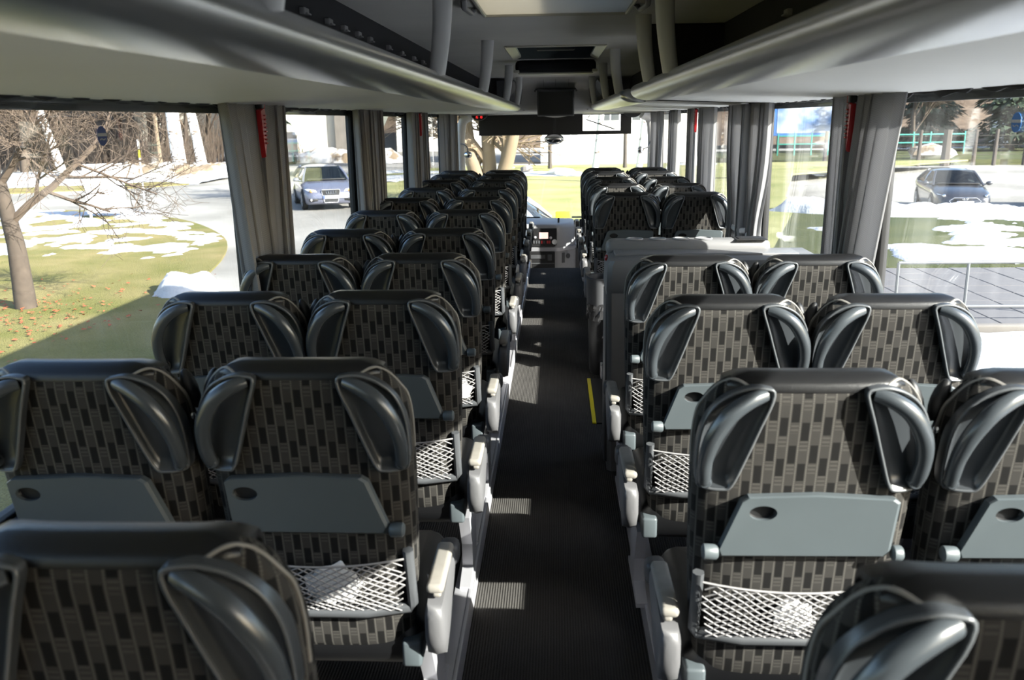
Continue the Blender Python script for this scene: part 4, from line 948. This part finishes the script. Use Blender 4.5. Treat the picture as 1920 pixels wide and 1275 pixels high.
# --- white notice board on the left lawn
t = empty('notice_board', (-14.4, 27.8, GZ)); tag(t, 'blank white notice board on two legs on the snowy left lawn', 'notice board'); OFF = (-14.4, 27.8, GZ)
R = Matrix.Rotation(.55, 3, 'Z')
b = MB(); b.rbox((-14.4, 27.8, -.33), (1.18, .05, 1.55), .01, R); b.build('panel', 'white', t, off=OFF)
for s in (-1, 1):
    p = Vector((-14.4, 27.8, 0)) + R @ Vector((s * .50, .03, 0)); b = MB(); b.rbox((p.x, p.y, -.75), (.07, .06, 1.06), .008, R); b.build('leg', 'white', t, off=OFF)
p = Vector((-14.4, 27.8, 0)) + R @ Vector((.42, .10, 0)); 
t = empty('marker_pole', (-14.0, 29.6, GZ)); tag(t, 'thin white and yellow marker pole behind the notice board', 'pole'); OFF = (-14.0, 29.6, GZ)
b = MB(); b.tube([(-14.0, 29.6, GZ), (-14.0, 29.6, 1.15)], .03, 8); b.build('pole', 'white', t, off=OFF)
b = MB(); b.tube([(-14.0, 29.6, .55), (-14.0, 29.6, .85)], .034, 8); b.build('yellow_band', 'yellow', t, off=OFF)

# --- trees
def tree_parts(seed, height, r0, levels=5, spread=.55, first=.35, nbr=(3, 4), droop=0.0, lean=(0, 0), sides=6, minr=.004, wig=.12, boost=1.0):
    rnd = random.Random(seed); tr = MB(); br = MB()
    def grow(p, d, L, r, lv):
        n = 4 if lv < 2 else 3; pts = [p]; rad = [r]; q = p.copy(); dd = d.copy()
        for k in range(n):
            dd = (dd + Vector((rnd.uniform(-1, 1), rnd.uniform(-1, 1), rnd.uniform(-.5, 1) - droop * lv * .3)) * wig).normalized(); q = q + dd * (L / n); pts.append(q.copy()); rad.append(max(minr, r * (1 - .42 * (k + 1) / n)))
        (tr if lv == 0 else br).tube(pts, rad, sides if lv < 1 else (5 if lv < 2 else 3), cap=False)
        if lv >= levels: return
        m_ = rnd.randint(*nbr) + (1 if lv > 0 else 0)
        for k in range(m_):
            f = lerp(first if lv == 0 else .25, 1.0, (k + rnd.random() * .8) / m_); i = min(n - 1, int(f * n)); base = pts[i].lerp(pts[i + 1], f * n - i)
            az = rnd.uniform(0, 2 * PI); perp = dd.orthogonal().normalized(); perp.rotate(Matrix.Rotation(az, 3, dd)); sp_ = spread * rnd.uniform(.7, 1.35)
            nd = (dd * math.cos(sp_) + perp * math.sin(sp_)).normalized()
            grow(base, nd, L * rnd.uniform(.52, .78) * (boost if lv == 0 else 1), max(minr, rad[i] * rnd.uniform(.45, .66)), lv + 1)
    grow(Vector((0, 0, 0)), Vector((lean[0], lean[1], 1)).normalized(), height, r0, 0)
    return tr, br
def tree(name, loc, label, group, mats=('bark', 'twig'), **kw):
    t = empty(name, loc); tag(t, label, 'tree', group); a, c = tree_parts(**kw); a.build('trunk', mats[0], t, smooth=70); c.build('branches', mats[1], t, smooth=70); return t
tree('bare_tree', (-8.6, 13.6, GZ), 'bare tree with forked grey trunk close on the left lawn', 'bare trees', seed=11, height=2.1, r0=.17, levels=5, spread=.85, first=.62, nbr=(4, 5), sides=12, minr=.0035, wig=.20, boost=1.3, droop=.12)
# forest at the left
variants = [tree('bare_tree', (-30, 60, GZ), 'bare brown tree in the wood behind the notice board', 'bare trees of the left wood', seed=20 + k, height=5.0, r0=.17, levels=5, spread=.5, first=.25, nbr=(4, 5), minr=.012, wig=.14) for k in range(4)]
rnd = random.Random(9); used = [False] * 4
spots = []
for k in range(36):
    x = -25.5 - rnd.random() * 46; y = 57 + rnd.random() * 15
    spots.append((x, y))
for k, (x, y) in enumerate(spots):
    i = k % 4
    if not used[i]: o = variants[i]; used[i] = True
    else: o = copy_tree(variants[i])
    o.location = (x, y, GZ); o.rotation_euler = (0, 0, rnd.uniform(0, 6.28)); s = rnd.uniform(.85, 1.5); o.scale = (s, s, s)
# birches
tree('birch_tree', (-29.5, 52.3, GZ), 'slender leaning white birch trunk left of the wood', 'birches', ('birch', 'twig'), seed=3, height=11, r0=.26, levels=3, spread=.6, first=.6, lean=(-.24, 0), sides=10, minr=.012, wig=.03)
tree('birch_tree', (-22.2, 52.0, GZ), 'thick white birch trunk standing in the soil mound', 'birches', ('birch', 'paletwig'), seed=5, height=11, r0=.42, levels=3, spread=.7, first=.4, lean=(-.06, 0), sides=10, minr=.015, wig=.02)
tree('birch_tree', (-21.2, 53.0, GZ), 'leaning white birch trunk right behind the thick one', 'birches', ('birch', 'paletwig'), seed=6, height=11, r0=.30, levels=3, spread=.7, first=.45, lean=(-.14, 0), sides=10, minr=.015, wig=.02)
for (x, y, lab) in ((-25.6, 57, 'thin pale fence post left of the birches'), (-19.4, 55.5, 'thin pale fence post right of the birches')):
    b = MB(); b.tube([(x, y, GZ), (x - .1, y, GZ + 3.6)], [.16, .12], 8); tag(b.build('wooden_post', 'paletwig'), lab, 'post', 'pale posts')
# undergrowth: dense twigs, uncountable
b = MB(); rnd = random.Random(31)
for k in range(5200):
    x = rnd.uniform(-70, -20.5); y = rnd.uniform(58, 73); h = rnd.uniform(1.2, 4.2); 
    if x > -23: y = rnd.uniform(66, 73); h *= .6
    lx, ly = rnd.uniform(-.7, .7), rnd.uniform(-.7, .7); w = rnd.uniform(.02, .05)
    b.add([(x, y, GZ), (x + w, y, GZ), (x + lx * .5 + w, y + ly * .5, GZ + h * .6), (x + lx * .5, y + ly * .5, GZ + h * .6), (x + lx * 1.3, y + ly, GZ + h)], [(0, 1, 2, 3), (3, 2, 4)])
tag(b.build('undergrowth', 'twig', smooth=0), 'brown leafless undergrowth along the edge of the left wood', 'undergrowth', None, 'stuff')
# wooded hillside behind everything on the left
b = MB(); rs = []
for j, (d, h) in enumerate(((74, -1.3), (78, 1.5), (84, 5), (92, 9.5), (105, 15), (130, 21))):
    ring = []
    for i in range(71):
        x = -130 + 112 * i / 70; e = ramp(x, -20, -30); ring.append((x, d + 3 * fbm(x, j, .08, 2), GZ + .2 + max(0, h * (.35 + .65 * e) + (1.6 if h > 0 else 0) * fbm(x, j * 7, .22, 4))))
    rs.append(ring)
b.rings(rs, closed=False, cap0=False, cap1=False); tag(b.build('hillside', 'hill', smooth=60), 'brown wooded hillside behind the left wood', None, None, 'structure')
t = empty('bare_tree', (-2.3, 31, GZ)); tag(t, 'large bare tree with several twisting stems ahead of the coach', 'tree', 'bare trees')
for k, ln in enumerate(((-.38, .1), (.02, .15), (.42, -.05))):
    a, c = tree_parts(seed=60 + k, height=3.6, r0=.30, levels=4, spread=.6, first=.3, nbr=(4, 5), sides=10, minr=.018, wig=.22, lean=ln); a.build('stem', 'paletwig', t, smooth=70); c.build('branches', 'paletwig', t, smooth=70)
tree('birch_tree', (1.75, 42, GZ), 'thin leaning birch ahead of the coach, left of the right pillar', 'birches', ('birch', 'paletwig'), seed=44, height=6.5, r0=.17, levels=4, spread=.6, first=.4, nbr=(3, 4), lean=(.14, 0), sides=8, minr=.012, wig=.05)
tree('birch_tree', (4.0, 44, GZ), 'thin birch ahead of the coach beside the right front pillar', 'birches', ('birch', 'paletwig'), seed=45, height=6.5, r0=.17, levels=4, spread=.6, first=.4, nbr=(3, 4), lean=(.12, 0), sides=8, minr=.012, wig=.05)
for k, (x, y, s) in enumerate(((-5.5, 47, 1.0), (-8, 56, 1.2), (9, 60, 1.0), (13, 66, 1.2), (17, 76, 1.1), (28, 72, 1.0))):
    o = copy_tree(variants[k % 4]); o.location = (x, y, GZ); o.rotation_euler = (0, 0, k * 1.3); o.scale = (s, s, s)
    tag(o, ['bare brown tree just left of the twisting tree ahead', 'bare tree far ahead at the left of the windscreen', 'bare tree beside the white house ahead', 'bare tree beyond the right front windows', 'bare tree left of the blue billboard', 'bare tree right of the blue billboard'][k], 'tree', 'bare trees')
# conifers at the right
def conifer(seed, h, r):
    rnd = random.Random(seed); t = empty('conifer'); b = MB(); b.tube([(0, 0, 0), (0, 0, h * .9)], [.22, .03], 8); b.build('trunk', 'bark', t)
    b = MB()
    for k in range(4200):
        q = rnd.random() ** .8; z = h * (.06 + .94 * q); rr = r * (1 - q) ** .75 * math.sqrt(rnd.uniform(.15, 1)) * (1 + .3 * math.sin(z * 3.1 + seed)); a = rnd.uniform(0, 2 * PI); c = Vector((rr * math.cos(a), rr * math.sin(a), z - .25 * rr)); s = rnd.uniform(.28, .55)
        d = Vector((math.cos(a), math.sin(a), -.4 + rnd.uniform(-.5, .5))) * s; e = Vector((-math.sin(a), math.cos(a), rnd.uniform(-.5, .5))) * s * .55
        b.add([c - d * .3 - e, c - d * .3 + e, c + d], [(0, 1, 2)])
    b.build('needles', 'conifer', t, smooth=0); return t
cf = [conifer(1, 11, 3.2), conifer(2, 9, 3.0)]
for k, (x, y, s, lab) in enumerate(((36.5, 74, 1.0, 'dark conifer behind the fence at the right edge of the photo'), (31.5, 78, .95, 'dark conifer behind the wooden fence posts, left of the tallest one'), (27.0, 80, .8, 'small dark conifer behind the green fence'), (42, 80, 1.15, 'tall dark conifer beside the house at the far right'), (-24.5, 73.4, .85, 'dark green conifer at the right end of the left wood'))):
    o = cf[k] if k < 2 else copy_tree(cf[k % 2]); o.location = (x, y, GZ); o.scale = (s, s, s); tag(o, lab, 'tree', 'conifers')
# fence behind the parking lot
t = empty('wire_fence', (26, 59.5, LOTZ)); tag(t, 'wire fence with wooden posts behind the parking lot', 'fence'); OFF = (26, 59.5, LOTZ)
px_ = [17.5, 19.4, 21.3, 23.5, 25.2, 27.0, 28.3, 30.2, 32.0, 34.0]
for k, x in enumerate(px_):
    w = .30 if k == 4 else .13; b = MB(); b.tube([(x, 59.5, LOTZ), (x + .05, 59.5, LOTZ + 2.3)], [w, w * .85], 7); b.build('post', 'wood', t, off=OFF)
for z in (.7, 1.3, 1.9):
    b = MB(); b.tube([(17.5, 59.5, LOTZ + z), (34, 59.5, LOTZ + z)], .012, 4); b.build('wire', 'wood', t, off=OFF)
t = empty('metal_fence', (22, 70, LOTZ + .3)); tag(t, 'green painted metal fence on the bank behind the wire fence', 'fence'); OFF = (22, 70, LOTZ + .3)
for z in (.9, 1.5):
    b = MB(); b.rbox((24, 70, LOTZ + .3 + z), (14, .06, .10), .01); b.build('rail', 'greenpaint', t, off=OFF)
for k in range(12):
    b = MB(); b.rbox((17 + k * 1.27, 70, LOTZ + 1.15), (.09, .07, 1.7), .01); b.build('post', 'greenpaint', t, off=OFF)
# billboard
t = empty('billboard', (20.3, 74, LOTZ)); tag(t, 'blue and white billboard behind the green fence', 'billboard'); OFF = (20.3, 74, LOTZ)
b = MB(); b.rbox((20.6, 74, 1.7), (6.4, .15, 3.3), .03); b.build('panel', 'bannerblue', t, off=OFF)
tt = NT('billboard_print'); bb = tt.n('ShaderNodeBsdfPrincipled', Roughness=.6); tt.l(bb.outputs[0], tt.out.inputs[0]); tc = tt.n('ShaderNodeTexCoord'); nz = tt.n('ShaderNodeTexNoise', Scale=.55, Detail=6.0); tt.l(tc.outputs['Object'], nz.inputs['Vector'])
mr = tt.n('ShaderNodeMapRange'); mr.inputs[1].default_value = .40; mr.inputs[2].default_value = .62; tt.l(nz.outputs[0], mr.inputs[0]); tt.l(tt.mix(mr.outputs[0], (.10, .20, .42), (.46, .49, .55)), bb.inputs['Base Color']); M['bprint'] = tt.m
b = MB(); b.box((20.6, 73.91, 1.7), (5.6, .02, 2.9)); b.build('print', 'bprint', t, smooth=0, off=OFF)
for x in (18, 23): 
    b = MB(); b.rbox((x, 74.1, -.7), (.2, .2, 1.9), .02); b.build('post', 'wood', t, off=OFF)
# boulders
def boulder(loc, s, label, seed, mat='stone'):
    b = MB(); rs = []
    for i in range(8):
        a = -PI / 2 + PI * i / 7; ring = []
        for k in range(12):
            th = 2 * PI * k / 12; p = Vector((math.cos(a) * math.cos(th), math.cos(a) * math.sin(th), math.sin(a))); p *= 1 + .35 * noise.noise(p * 1.6 + Vector((seed, 0, 0))); ring.append((p.x * s[0], p.y * s[1], (p.z + .8) * s[2]))
        rs.append(ring)
    b.rings(rs); o = b.build('boulder', mat, smooth=25); o.location = loc; tag(o, label, 'boulder', 'boulders')
boulder((25.5, 62.5, LOTZ + .3), (1.6, .8, .55), 'pale rubble heap behind the wire fence', 1, 'dirtsnow')
boulder((.3, 47, GZ), (.7, .4, .24), 'pale stone block on the lawn ahead of the coach', 2, 'plaster')
boulder((-1.6, 49, GZ), (.4, .35, .26), 'grey stone on the lawn left of the pale stone block', 3)
# yellow marker
b = MB(); b.rbox((.2, 25.0, GZ + .18), (.42, .15, .34), .03); o = b.build('marker_box', 'yellow'); tag(o, 'small yellow box on the lawn ahead, above the dashboard', 'box')
# timber rail frame ahead
t = empty('timber_gate', (-2.2, 54, GZ)); tag(t, 'dark timber rail gate in front of the white house ahead', 'gate'); OFF = (-2.2, 54, GZ)
for z in (.35, .95, 1.6): 
    b = MB(); b.rbox((-1.6, 54, GZ + z), (2.4, .07, .08), .01); b.build('rail', 'wood', t, off=OFF)
for x in (-2.8, -1.6): 
    b = MB(); b.rbox((x, 54, GZ + .95), (.08, .08, 1.9), .01); b.build('post', 'wood', t, off=OFF)
for (x, y, h, lab) in ((-.35, 53.5, 3.2, 'tall dark post right of the timber gate'), (4.1, 53.5, 3.4, 'thin dark pole in front of the white house')):
    b = MB(); b.tube([(x, y, GZ), (x, y, GZ + h)], [.13, .10], 8); tag(b.build('wooden_post', 'wood'), lab, 'post', 'dark posts')
# --- buildings
def building(name, label, x0, x1, y0, y1, h, wallmat, wins, roofh=2.0, overhang=.5):
    base = ((x0 + x1) / 2, y0, GZ); t = empty(name, base); tag(t, label, 'building')
    b = MB(); b.box(((x0 + x1) / 2, (y0 + y1) / 2, GZ + h / 2), (x1 - x0, y1 - y0, h)); b.build('wall', wallmat, t, smooth=0, off=base)
    if roofh:
        ym = (y0 + y1) / 2; b = MB(); b.rings([[(x, y0 - overhang, GZ + h), (x, ym, GZ + h + roofh), (x, y1 + overhang, GZ + h), (x, ym, GZ + h + .1)] for x in (x0 - overhang, x1 + overhang)]); b.build('roof', 'roof', t, smooth=0, off=base)
    for (wx, wz, ww, wh) in wins:
        b = MB(); b.rbox((wx, y0 - .02, GZ + wz), (ww, .10, wh), .02); f = b.build('window', 'white', t, off=base)
        for s in (-1, 1):
            b = MB(); b.box((wx + s * ww * .235, y0 - .075, GZ + wz), (ww * .40, .02, wh * .84)); b.build('pane', 'bldglass', f, smooth=0, off=base)
    return t
building('house', 'long white plastered house straight ahead of the coach', -1.0, 9.5, 60, 70, 5.4, 'whiteplaster', [(1.0, 2.4, 1.1, 1.3), (3.6, 3.3, 1.3, 1.3), (5.6, 3.3, 1.3, 1.3), (7.6, 3.3, 1.3, 1.3)], 2.6)
building('house', 'cream plastered building behind the blue car', -36, -18.7, 76, 86, 15, 'plaster', [], 0)
building('house', 'narrow grey stone tower right of the cream building', -18.6, -16.4, 75.5, 80, 15, 'stone', [], 0)
building('house', 'pale house left of the windscreen, beyond the far lawn', -15.6, -7.5, 88, 96, 6.5, 'whiteplaster', [(-13.5, 3, 1.1, 1.4), (-10, 3, 1.1, 1.4)], 3.5)
building('house', 'house with grey roof at the far right behind the conifers', 44, 56, 84, 94, 6.5, 'plaster', [(46.5, 4, 1.4, 1.6), (50, 4, 1.4, 1.6)], 3.0)
# hill far ahead and right
b = MB(); rs = []
for j, (d, h) in enumerate(((95, -1.3), (105, 2), (120, 8), (150, 16))):
    rs.append([(-20 + 160 * i / 40, d + 4 * fbm(i, j, .2, 1), GZ + max(0, h + 2 * fbm(i * 4, j * 9, .05, 3) * (h > 0))) for i in range(41)])
b.rings(rs, closed=False, cap0=False, cap1=False); tag(b.build('hillside', 'hill', smooth=60), 'wooded hillside ahead and to the right', None, None, 'structure')

# --- cars
def car(label, loc, head, paint, kind, emblem, group):
    ang = math.atan2(-head[0], head[1]); t = empty('car', loc, ang); tag(t, label, 'car', group)
    sed = kind == 'sedan'; L = .18 if sed else 0
    st = [(2.08 + L, .58, .30, .54), (2.03 + L, .70, .24, .62), (1.90 + L, .80, .20, .70), (1.60 + L, .86, .19, .80), (1.0, .88, .19, .93), (.2, .885, .19, .95), (-.8, .885, .19, .98), (-1.5, .875, .19, 1.0), (-1.9 - L, .83, .20, .97 if not sed else 1.0), (-2.05 - L, .76, .26, .88), (-2.1 - L, .66, .34, .70)]
    b = MB(); rs = []
    for (y, hw, zb, zt) in st:
        half = [(hw * .90, zb), (hw * .98, zb + .10), (hw, lerp(zb, zt, .45)), (hw * .99, zt - .16), (hw * .955, zt - .06), (hw * .80, zt), (hw * .40, zt + .022)]
        rs.append([(x, y, z) for x, z in half] + [(-x, y, z) for x, z in reversed(half)])
    b.rings(rs); b.build('body', paint, t, smooth=50)
    zr = 1.42 if not sed else 1.43
    wb, wt_ = (1.05, .30); rb, rt = ((-1.98, -1.45) if not sed else (-1.75, -.85))
    A = [(.74, wb, .93), (.57, wt_, zr - .05)]; C = [(.72, rb, 1.0), (.56, rt, zr - .06)]
    # roof
    b = MB(); rs = []
    for k in range(9):
        q = k / 8; y = lerp(wt_ + .03, rt - .03, q); zc = zr - .05 + .055 * math.sin(q * PI) ** .7
        rs.append([(x, y, zc - .07 * (abs(x) / .60) ** 3 + .012) for x in (-.62, -.55, -.35, 0, .35, .55, .62)] + [(x, y, zc - .07 * (abs(x) / .60) ** 3 - .03) for x in (.62, .35, 0, -.35, -.62)])
    b.rings(rs); b.build('roof', paint, t, smooth=60)
    for s in (-1, 1):
        for (p, q, r) in (((s * .79, wb - .02, .92), (s * .60, wt_, zr - .06), .038), ((s * .83, -.25, .95), (s * .61, -.22, zr - .07), .035), ((s * .80, rb + .12, .98), (s * .585, rt, zr - .08), .075)):
            b = MB(); b.tube([p, Vector(p).lerp(Vector(q), .5) + Vector((s * .015, 0, .012)), q], r, 8, flat=.8); b.build('roof_pillar', paint, t)
        b = MB(); b.add([(s * .815, wb - .10, .94), (s * .605, wt_ - .02, zr - .07), (s * .615, -.22, zr - .06), (s * .845, -.25, .96)], [(0, 1, 2, 3)]); b.build('side_window', 'carglass', t, smooth=0)
        b = MB(); b.add([(s * .845, -.27, .96), (s * .615, -.24, zr - .06), (s * .595, rt, zr - .08), (s * .82, rb + .2, .985)], [(0, 1, 2, 3)]); b.build('side_window', 'carglass', t, smooth=0)
        b = MB(); b.ball((s * 1.0, .86, .99), .10, 12, 8, (1.05, .62, .72)); b.tube([(s * .83, .88, .95), (s * .97, .87, .97)], .025, 6); b.build('side_mirror', paint, t, smooth=80)
        # headlamp
        b = MB(); rr = [(s * .44, 2.045 + L, .60), (s * .70, 1.965 + L, .63), (s * .845, 1.72 + L, .72), (s * .72, 1.86 + L, .735), (s * .50, 2.0 + L, .695)] if not sed else [(s * .36, 2.06 + L, .585), (s * .68, 1.975 + L, .60), (s * .84, 1.68 + L, .72), (s * .74, 1.82 + L, .70), (s * .55, 1.98 + L, .645)]
        c_ = sum((Vector(p) for p in rr), Vector()) / 5 + Vector((s * .01, .06, .02)); b.add(rr + [tuple(c_)], [(i, (i + 1) % 5, 5) for i in range(5)]); hl = b.build('headlamp', 'lamp', t, smooth=0)
        b = MB(); b.ball((s * .64, 1.985 + L, .66), .055, 10, 6); b.build('bulb', 'amber' if not sed else 'chrome', hl, smooth=80)
        b = MB(); b.rbox((s * .58, 2.045 + L, .36), (.30, .09, .10), .03); b.build('lower_intake', 'black', t)
        b = MB(); b.ball((s * .66, 2.075 + L, .365), .045, 10, 6, (1, .5, 1)); b.build('fog_lamp', 'lamp', t, smooth=80)
        for y in (1.30, -1.30):
            b = MB(); R = Matrix.Rotation(s * PI / 2, 3, 'Y'); b.lathe([(0, -.02), (.375, -.02), (.375, .0), (0, .0)], (s * .882, y, .33), 24, R=R); b.build('wheel_arch', 'rubber', t)
            b = MB(); b.lathe([(.18, -.16), (.30, -.16), (.32, -.12), (.32, .0), (.30, .03), (.235, .03), (.23, .01), (.18, .01)], (s * .875, y, .32), 24, R=R); w = b.build('wheel', 'rubber', t)
            b = MB(); b.lathe([(0, .0), (.225, .0), (.23, .025), (.21, .02), (.06, .012), (.05, .028), (0, .03)], (s * .875, y, .32), 24, R=R)
            for k in range(5):
                a = 2 * PI * k / 5; b.box(Vector((s * .90, y + .13 * math.cos(a), .32 + .13 * math.sin(a))), (.02, .17, .045), Matrix.Rotation(a, 3, 'X'))
            b.build('rim', 'rim', w, smooth=30)
    b = MB(); n = 6; b.rings([[(x * lerp(.755, .585, k / n), lerp(wb, wt_, k / n) - .10 * abs(x) ** 2.5 + .05, lerp(.945, zr - .03, k / n)) for x in [-1 + i / 4 for i in range(9)]] for k in range(n + 1)], closed=False, cap0=False, cap1=False); b.build('windscreen', 'carglass', t, smooth=70)
    b = MB(); b.rings([[(x * lerp(.73, .57, k / n), lerp(rb, rt, k / n) + .06 * abs(x) ** 2.5 - .02, lerp(1.0, zr - .05, k / n)) for x in [-1 + i / 4 for i in range(9)]] for k in range(n + 1)], closed=False, cap0=False, cap1=False); b.build('rear_window', 'carglass', t, smooth=70)
    yf = 2.095 + L
    g = [(-.29, .70), (.29, .70), (.31, .64), (.22, .27), (-.22, .27), (-.31, .64)] if not sed else [(-.34, .60), (.34, .60), (.48, .50), (.36, .34), (-.36, .34), (-.48, .50)]
    b = MB(); b.rings([[(x, yf - .10 + (.68 - z) * .06, z) for x, z in g], [(x * .98, yf + .012 + (.68 - z) * .06 - abs(x) * .10, z) for x, z in g]]); gr = b.build('grille', 'black', t, smooth=20)
    b = MB(); b.tube([(x, yf + .016 + (.68 - z) * .06 - abs(x) * .10, z) for x, z in g + g[:1]], .012, 6); b.build('grille_frame', 'alu', gr)
    for z in ((.66, .60, .54, .33, .30) if not sed else (.57, .53, .49, .38)):
        b = MB(); b.rbox((0, yf + .018 + (.68 - z) * .06, z), (.44, .01, .014), .003); b.build('grille_bar', 'dkgrey', gr)
    b = MB()
    if emblem == 'rings':
        for k in range(4):
            cx = -.112 + .075 * k; b.tube([(cx + .050 * math.cos(2 * PI * i / 18), yf + .035, .615 + .050 * math.sin(2 * PI * i / 18)) for i in range(19)], .0075, 6)
    else:
        b.tube([(.085 * math.cos(2 * PI * i / 20), yf + .03, .565 + .045 * math.sin(2 * PI * i / 20)) for i in range(21)], .008, 6)
        for s in (-1, 1): b.tube([(s * .04 - .012, yf + .032, .535), (s * .04 + .012, yf + .032, .595)], .008, 6)
        b.tube([(-.04, yf + .032, .562), (.04, yf + .032, .568)], .007, 6)
    b.build('emblem', 'chrome', gr, smooth=60)
    zp = .455 if not sed else .435
    b = MB(); b.rbox((0, yf + .035, zp), (.52, .012, .115), .004); pl = b.build('licence_plate', 'plate', t)
    b = MB(); b.box((.235, yf + .043, zp), (.045, .004, .105)); b.build('blue_band', 'plateblue', pl, smooth=0)
    b = MB(); b.rbox((0, .9, .985), (1.3, .35, .05), .02); b.build('dash', 'black', t)
    for x in (-.36, .36):
        b = MB(); b.rbox((x, -.28, 1.10), (.44, .14, .34), .05); b.rbox((x, -.30, 1.30), (.24, .09, .16), .04); b.build('front_seat', 'dkgrey', t)
    b = MB(); b.rbox((.02, .42, 1.30), (.22, .03, .06), .015); b.build('inner_mirror', 'black', t)
    if not sed:
        b = MB(); b.tube([(-.36 + .17 * math.cos(2 * PI * k / 20), .55, 1.0 + .16 * math.sin(2 * PI * k / 20)) for k in range(21)], .015, 6); b.build('steering_wheel', 'black', t)
    return t, ang
c1, a1_ = car('blue hatchback driving towards the coach on the left road, headlamps lit', (-8.35, 31.6, GZ - .01), (.37, -.93), 'carblue', 'hatch', 'rings', 'cars')
car('dark grey sedan parked behind the snow bank, whole front visible', (13.95, 32.2, LOTZ - .01), (-.20, -.98), 'cargrey', 'sedan', 'oval', 'cars')
car('dark car parked behind the snow bank, cut by the right edge', (18.1, 31.7, LOTZ - .01), (-.20, -.98), 'cargrey', 'sedan', 'oval', 'cars')
car('silver car standing on the lawn ahead, half hidden by the dashboard', (-2.1, 17.3, GZ), (-.99, .12), 'carsilver', 'hatch', 'oval', 'cars')
# driver of the blue car
def person_bust(loc, ang):
    b = MB(); rs = []
    for (z, rx, ry, dy) in ((.62, .19, .13, -.05), (.75, .17, .12, -.05), (.95, .20, .12, -.06), (1.06, .215, .10, -.05), (1.12, .15, .085, -.04), (1.15, .062, .06, -.02), (1.19, .055, .058, 0), (1.215, .060, .075, .015), (1.24, .072, .088, .015), (1.28, .077, .095, .01), (1.32, .076, .095, .005), (1.36, .066, .082, 0), (1.385, .04, .05, 0), (1.392, .01, .01, 0)):
        rs.append([(-.36 + rx * math.cos(2 * PI * k / 16), -.06 + dy + ry * math.sin(2 * PI * k / 16) + (.022 if 1.25 < z < 1.29 and k == 4 else 0), z) for k in range(16)])
    b.rings(rs)
    for s in (-1, 1): b.tube(spline([(-.36 + s * .19, -.10, 1.04), (-.36 + s * .24, .05, .88), (-.36 + s * .18, .30, .90), (-.36 + s * .14, .50, 1.02), (-.36 + s * .12, .54, 1.06)], 4), [.055] * 5 + [.045] * 4 + [.036] * 4 + [.03] * 4, 8)
    o = b.build('person', 'shirt', smooth=80); o.data.materials.append(M['skin']); o.location = loc; o.rotation_euler = (0, 0, ang)
    for p in o.data.polygons:
        zc = sum(o.data.vertices[v].co.z for v in p.vertices) / len(p.vertices); yc = sum(o.data.vertices[v].co.y for v in p.vertices) / len(p.vertices)
        if zc > 1.15 or yc > .48: p.material_index = 1
    h = MB(); h.ball((-.36, -.075, 1.335), .085, 14, 8, (.98, 1.12, .78)); hr = h.build('hair', 'black', o, smooth=80)
    for s in (-1, 1):
        e = MB(); e.ball((-.36 + s * .030, .035, 1.285), .010, 8, 6); e.build('eye', 'black', o, smooth=80)
    tag(o, 'driver in dark clothes behind the windscreen of the blue hatchback', 'person')
person_bust((-8.35, 31.6, GZ - .01), a1_)
# dark van parked at the far road edge
t = empty('van', (-19.9, 62.5, GZ)); tag(t, 'dark van with rounded windscreen at the far left road edge', 'van'); OFF = (-19.9, 62.5, GZ)
b = MB(); rs = []
for (y, hw, zb, zt) in ((60.0, .85, .35, 1.5), (60.15, 1.0, .25, 2.0), (60.5, 1.05, .22, 2.25), (61.5, 1.05, .22, 2.35), (65, 1.05, .22, 2.35), (65.2, 1.0, .3, 2.2)):
    rs.append([(-19.9 + x, y, GZ + z) for x, z in ((hw, zb), (hw, zt - .5), (hw * .88, zt - .08), (hw * .7, zt), (-hw * .7, zt), (-hw * .88, zt - .08), (-hw, zt - .5), (-hw, zb))])
b.rings(rs); b.build('body', 'cargrey', t, smooth=40, off=OFF)
b = MB(); b.rings([[(-19.9 + x * .86, 59.98 + .16 * (z - 1.0) + .1 * abs(x) ** 2, GZ + z) for x in (-1, -.5, 0, .5, 1)] for z in (1.0, 1.4, 1.8, 2.05)], closed=False, cap0=False, cap1=False); b.build('windscreen', 'bldglass', t, smooth=70, off=OFF)
for sx in (-1, 1):
    for y in (60.9, 64.2):
        b = MB(); b.lathe([(0, -.1), (.33, -.1), (.35, 0), (.33, .08), (0, .08)], (-19.9 + sx * 1.0, y, GZ + .35), 18, R=Matrix.Rotation(sx * PI / 2, 3, 'Y')); b.build('wheel', 'rubber', t, off=OFF)
    b = MB(); b.rbox((-19.9 + sx * 1.18, 60.4, GZ + 1.5), (.18, .1, .3), .03); b.build('side_mirror', 'black', t, off=OFF)
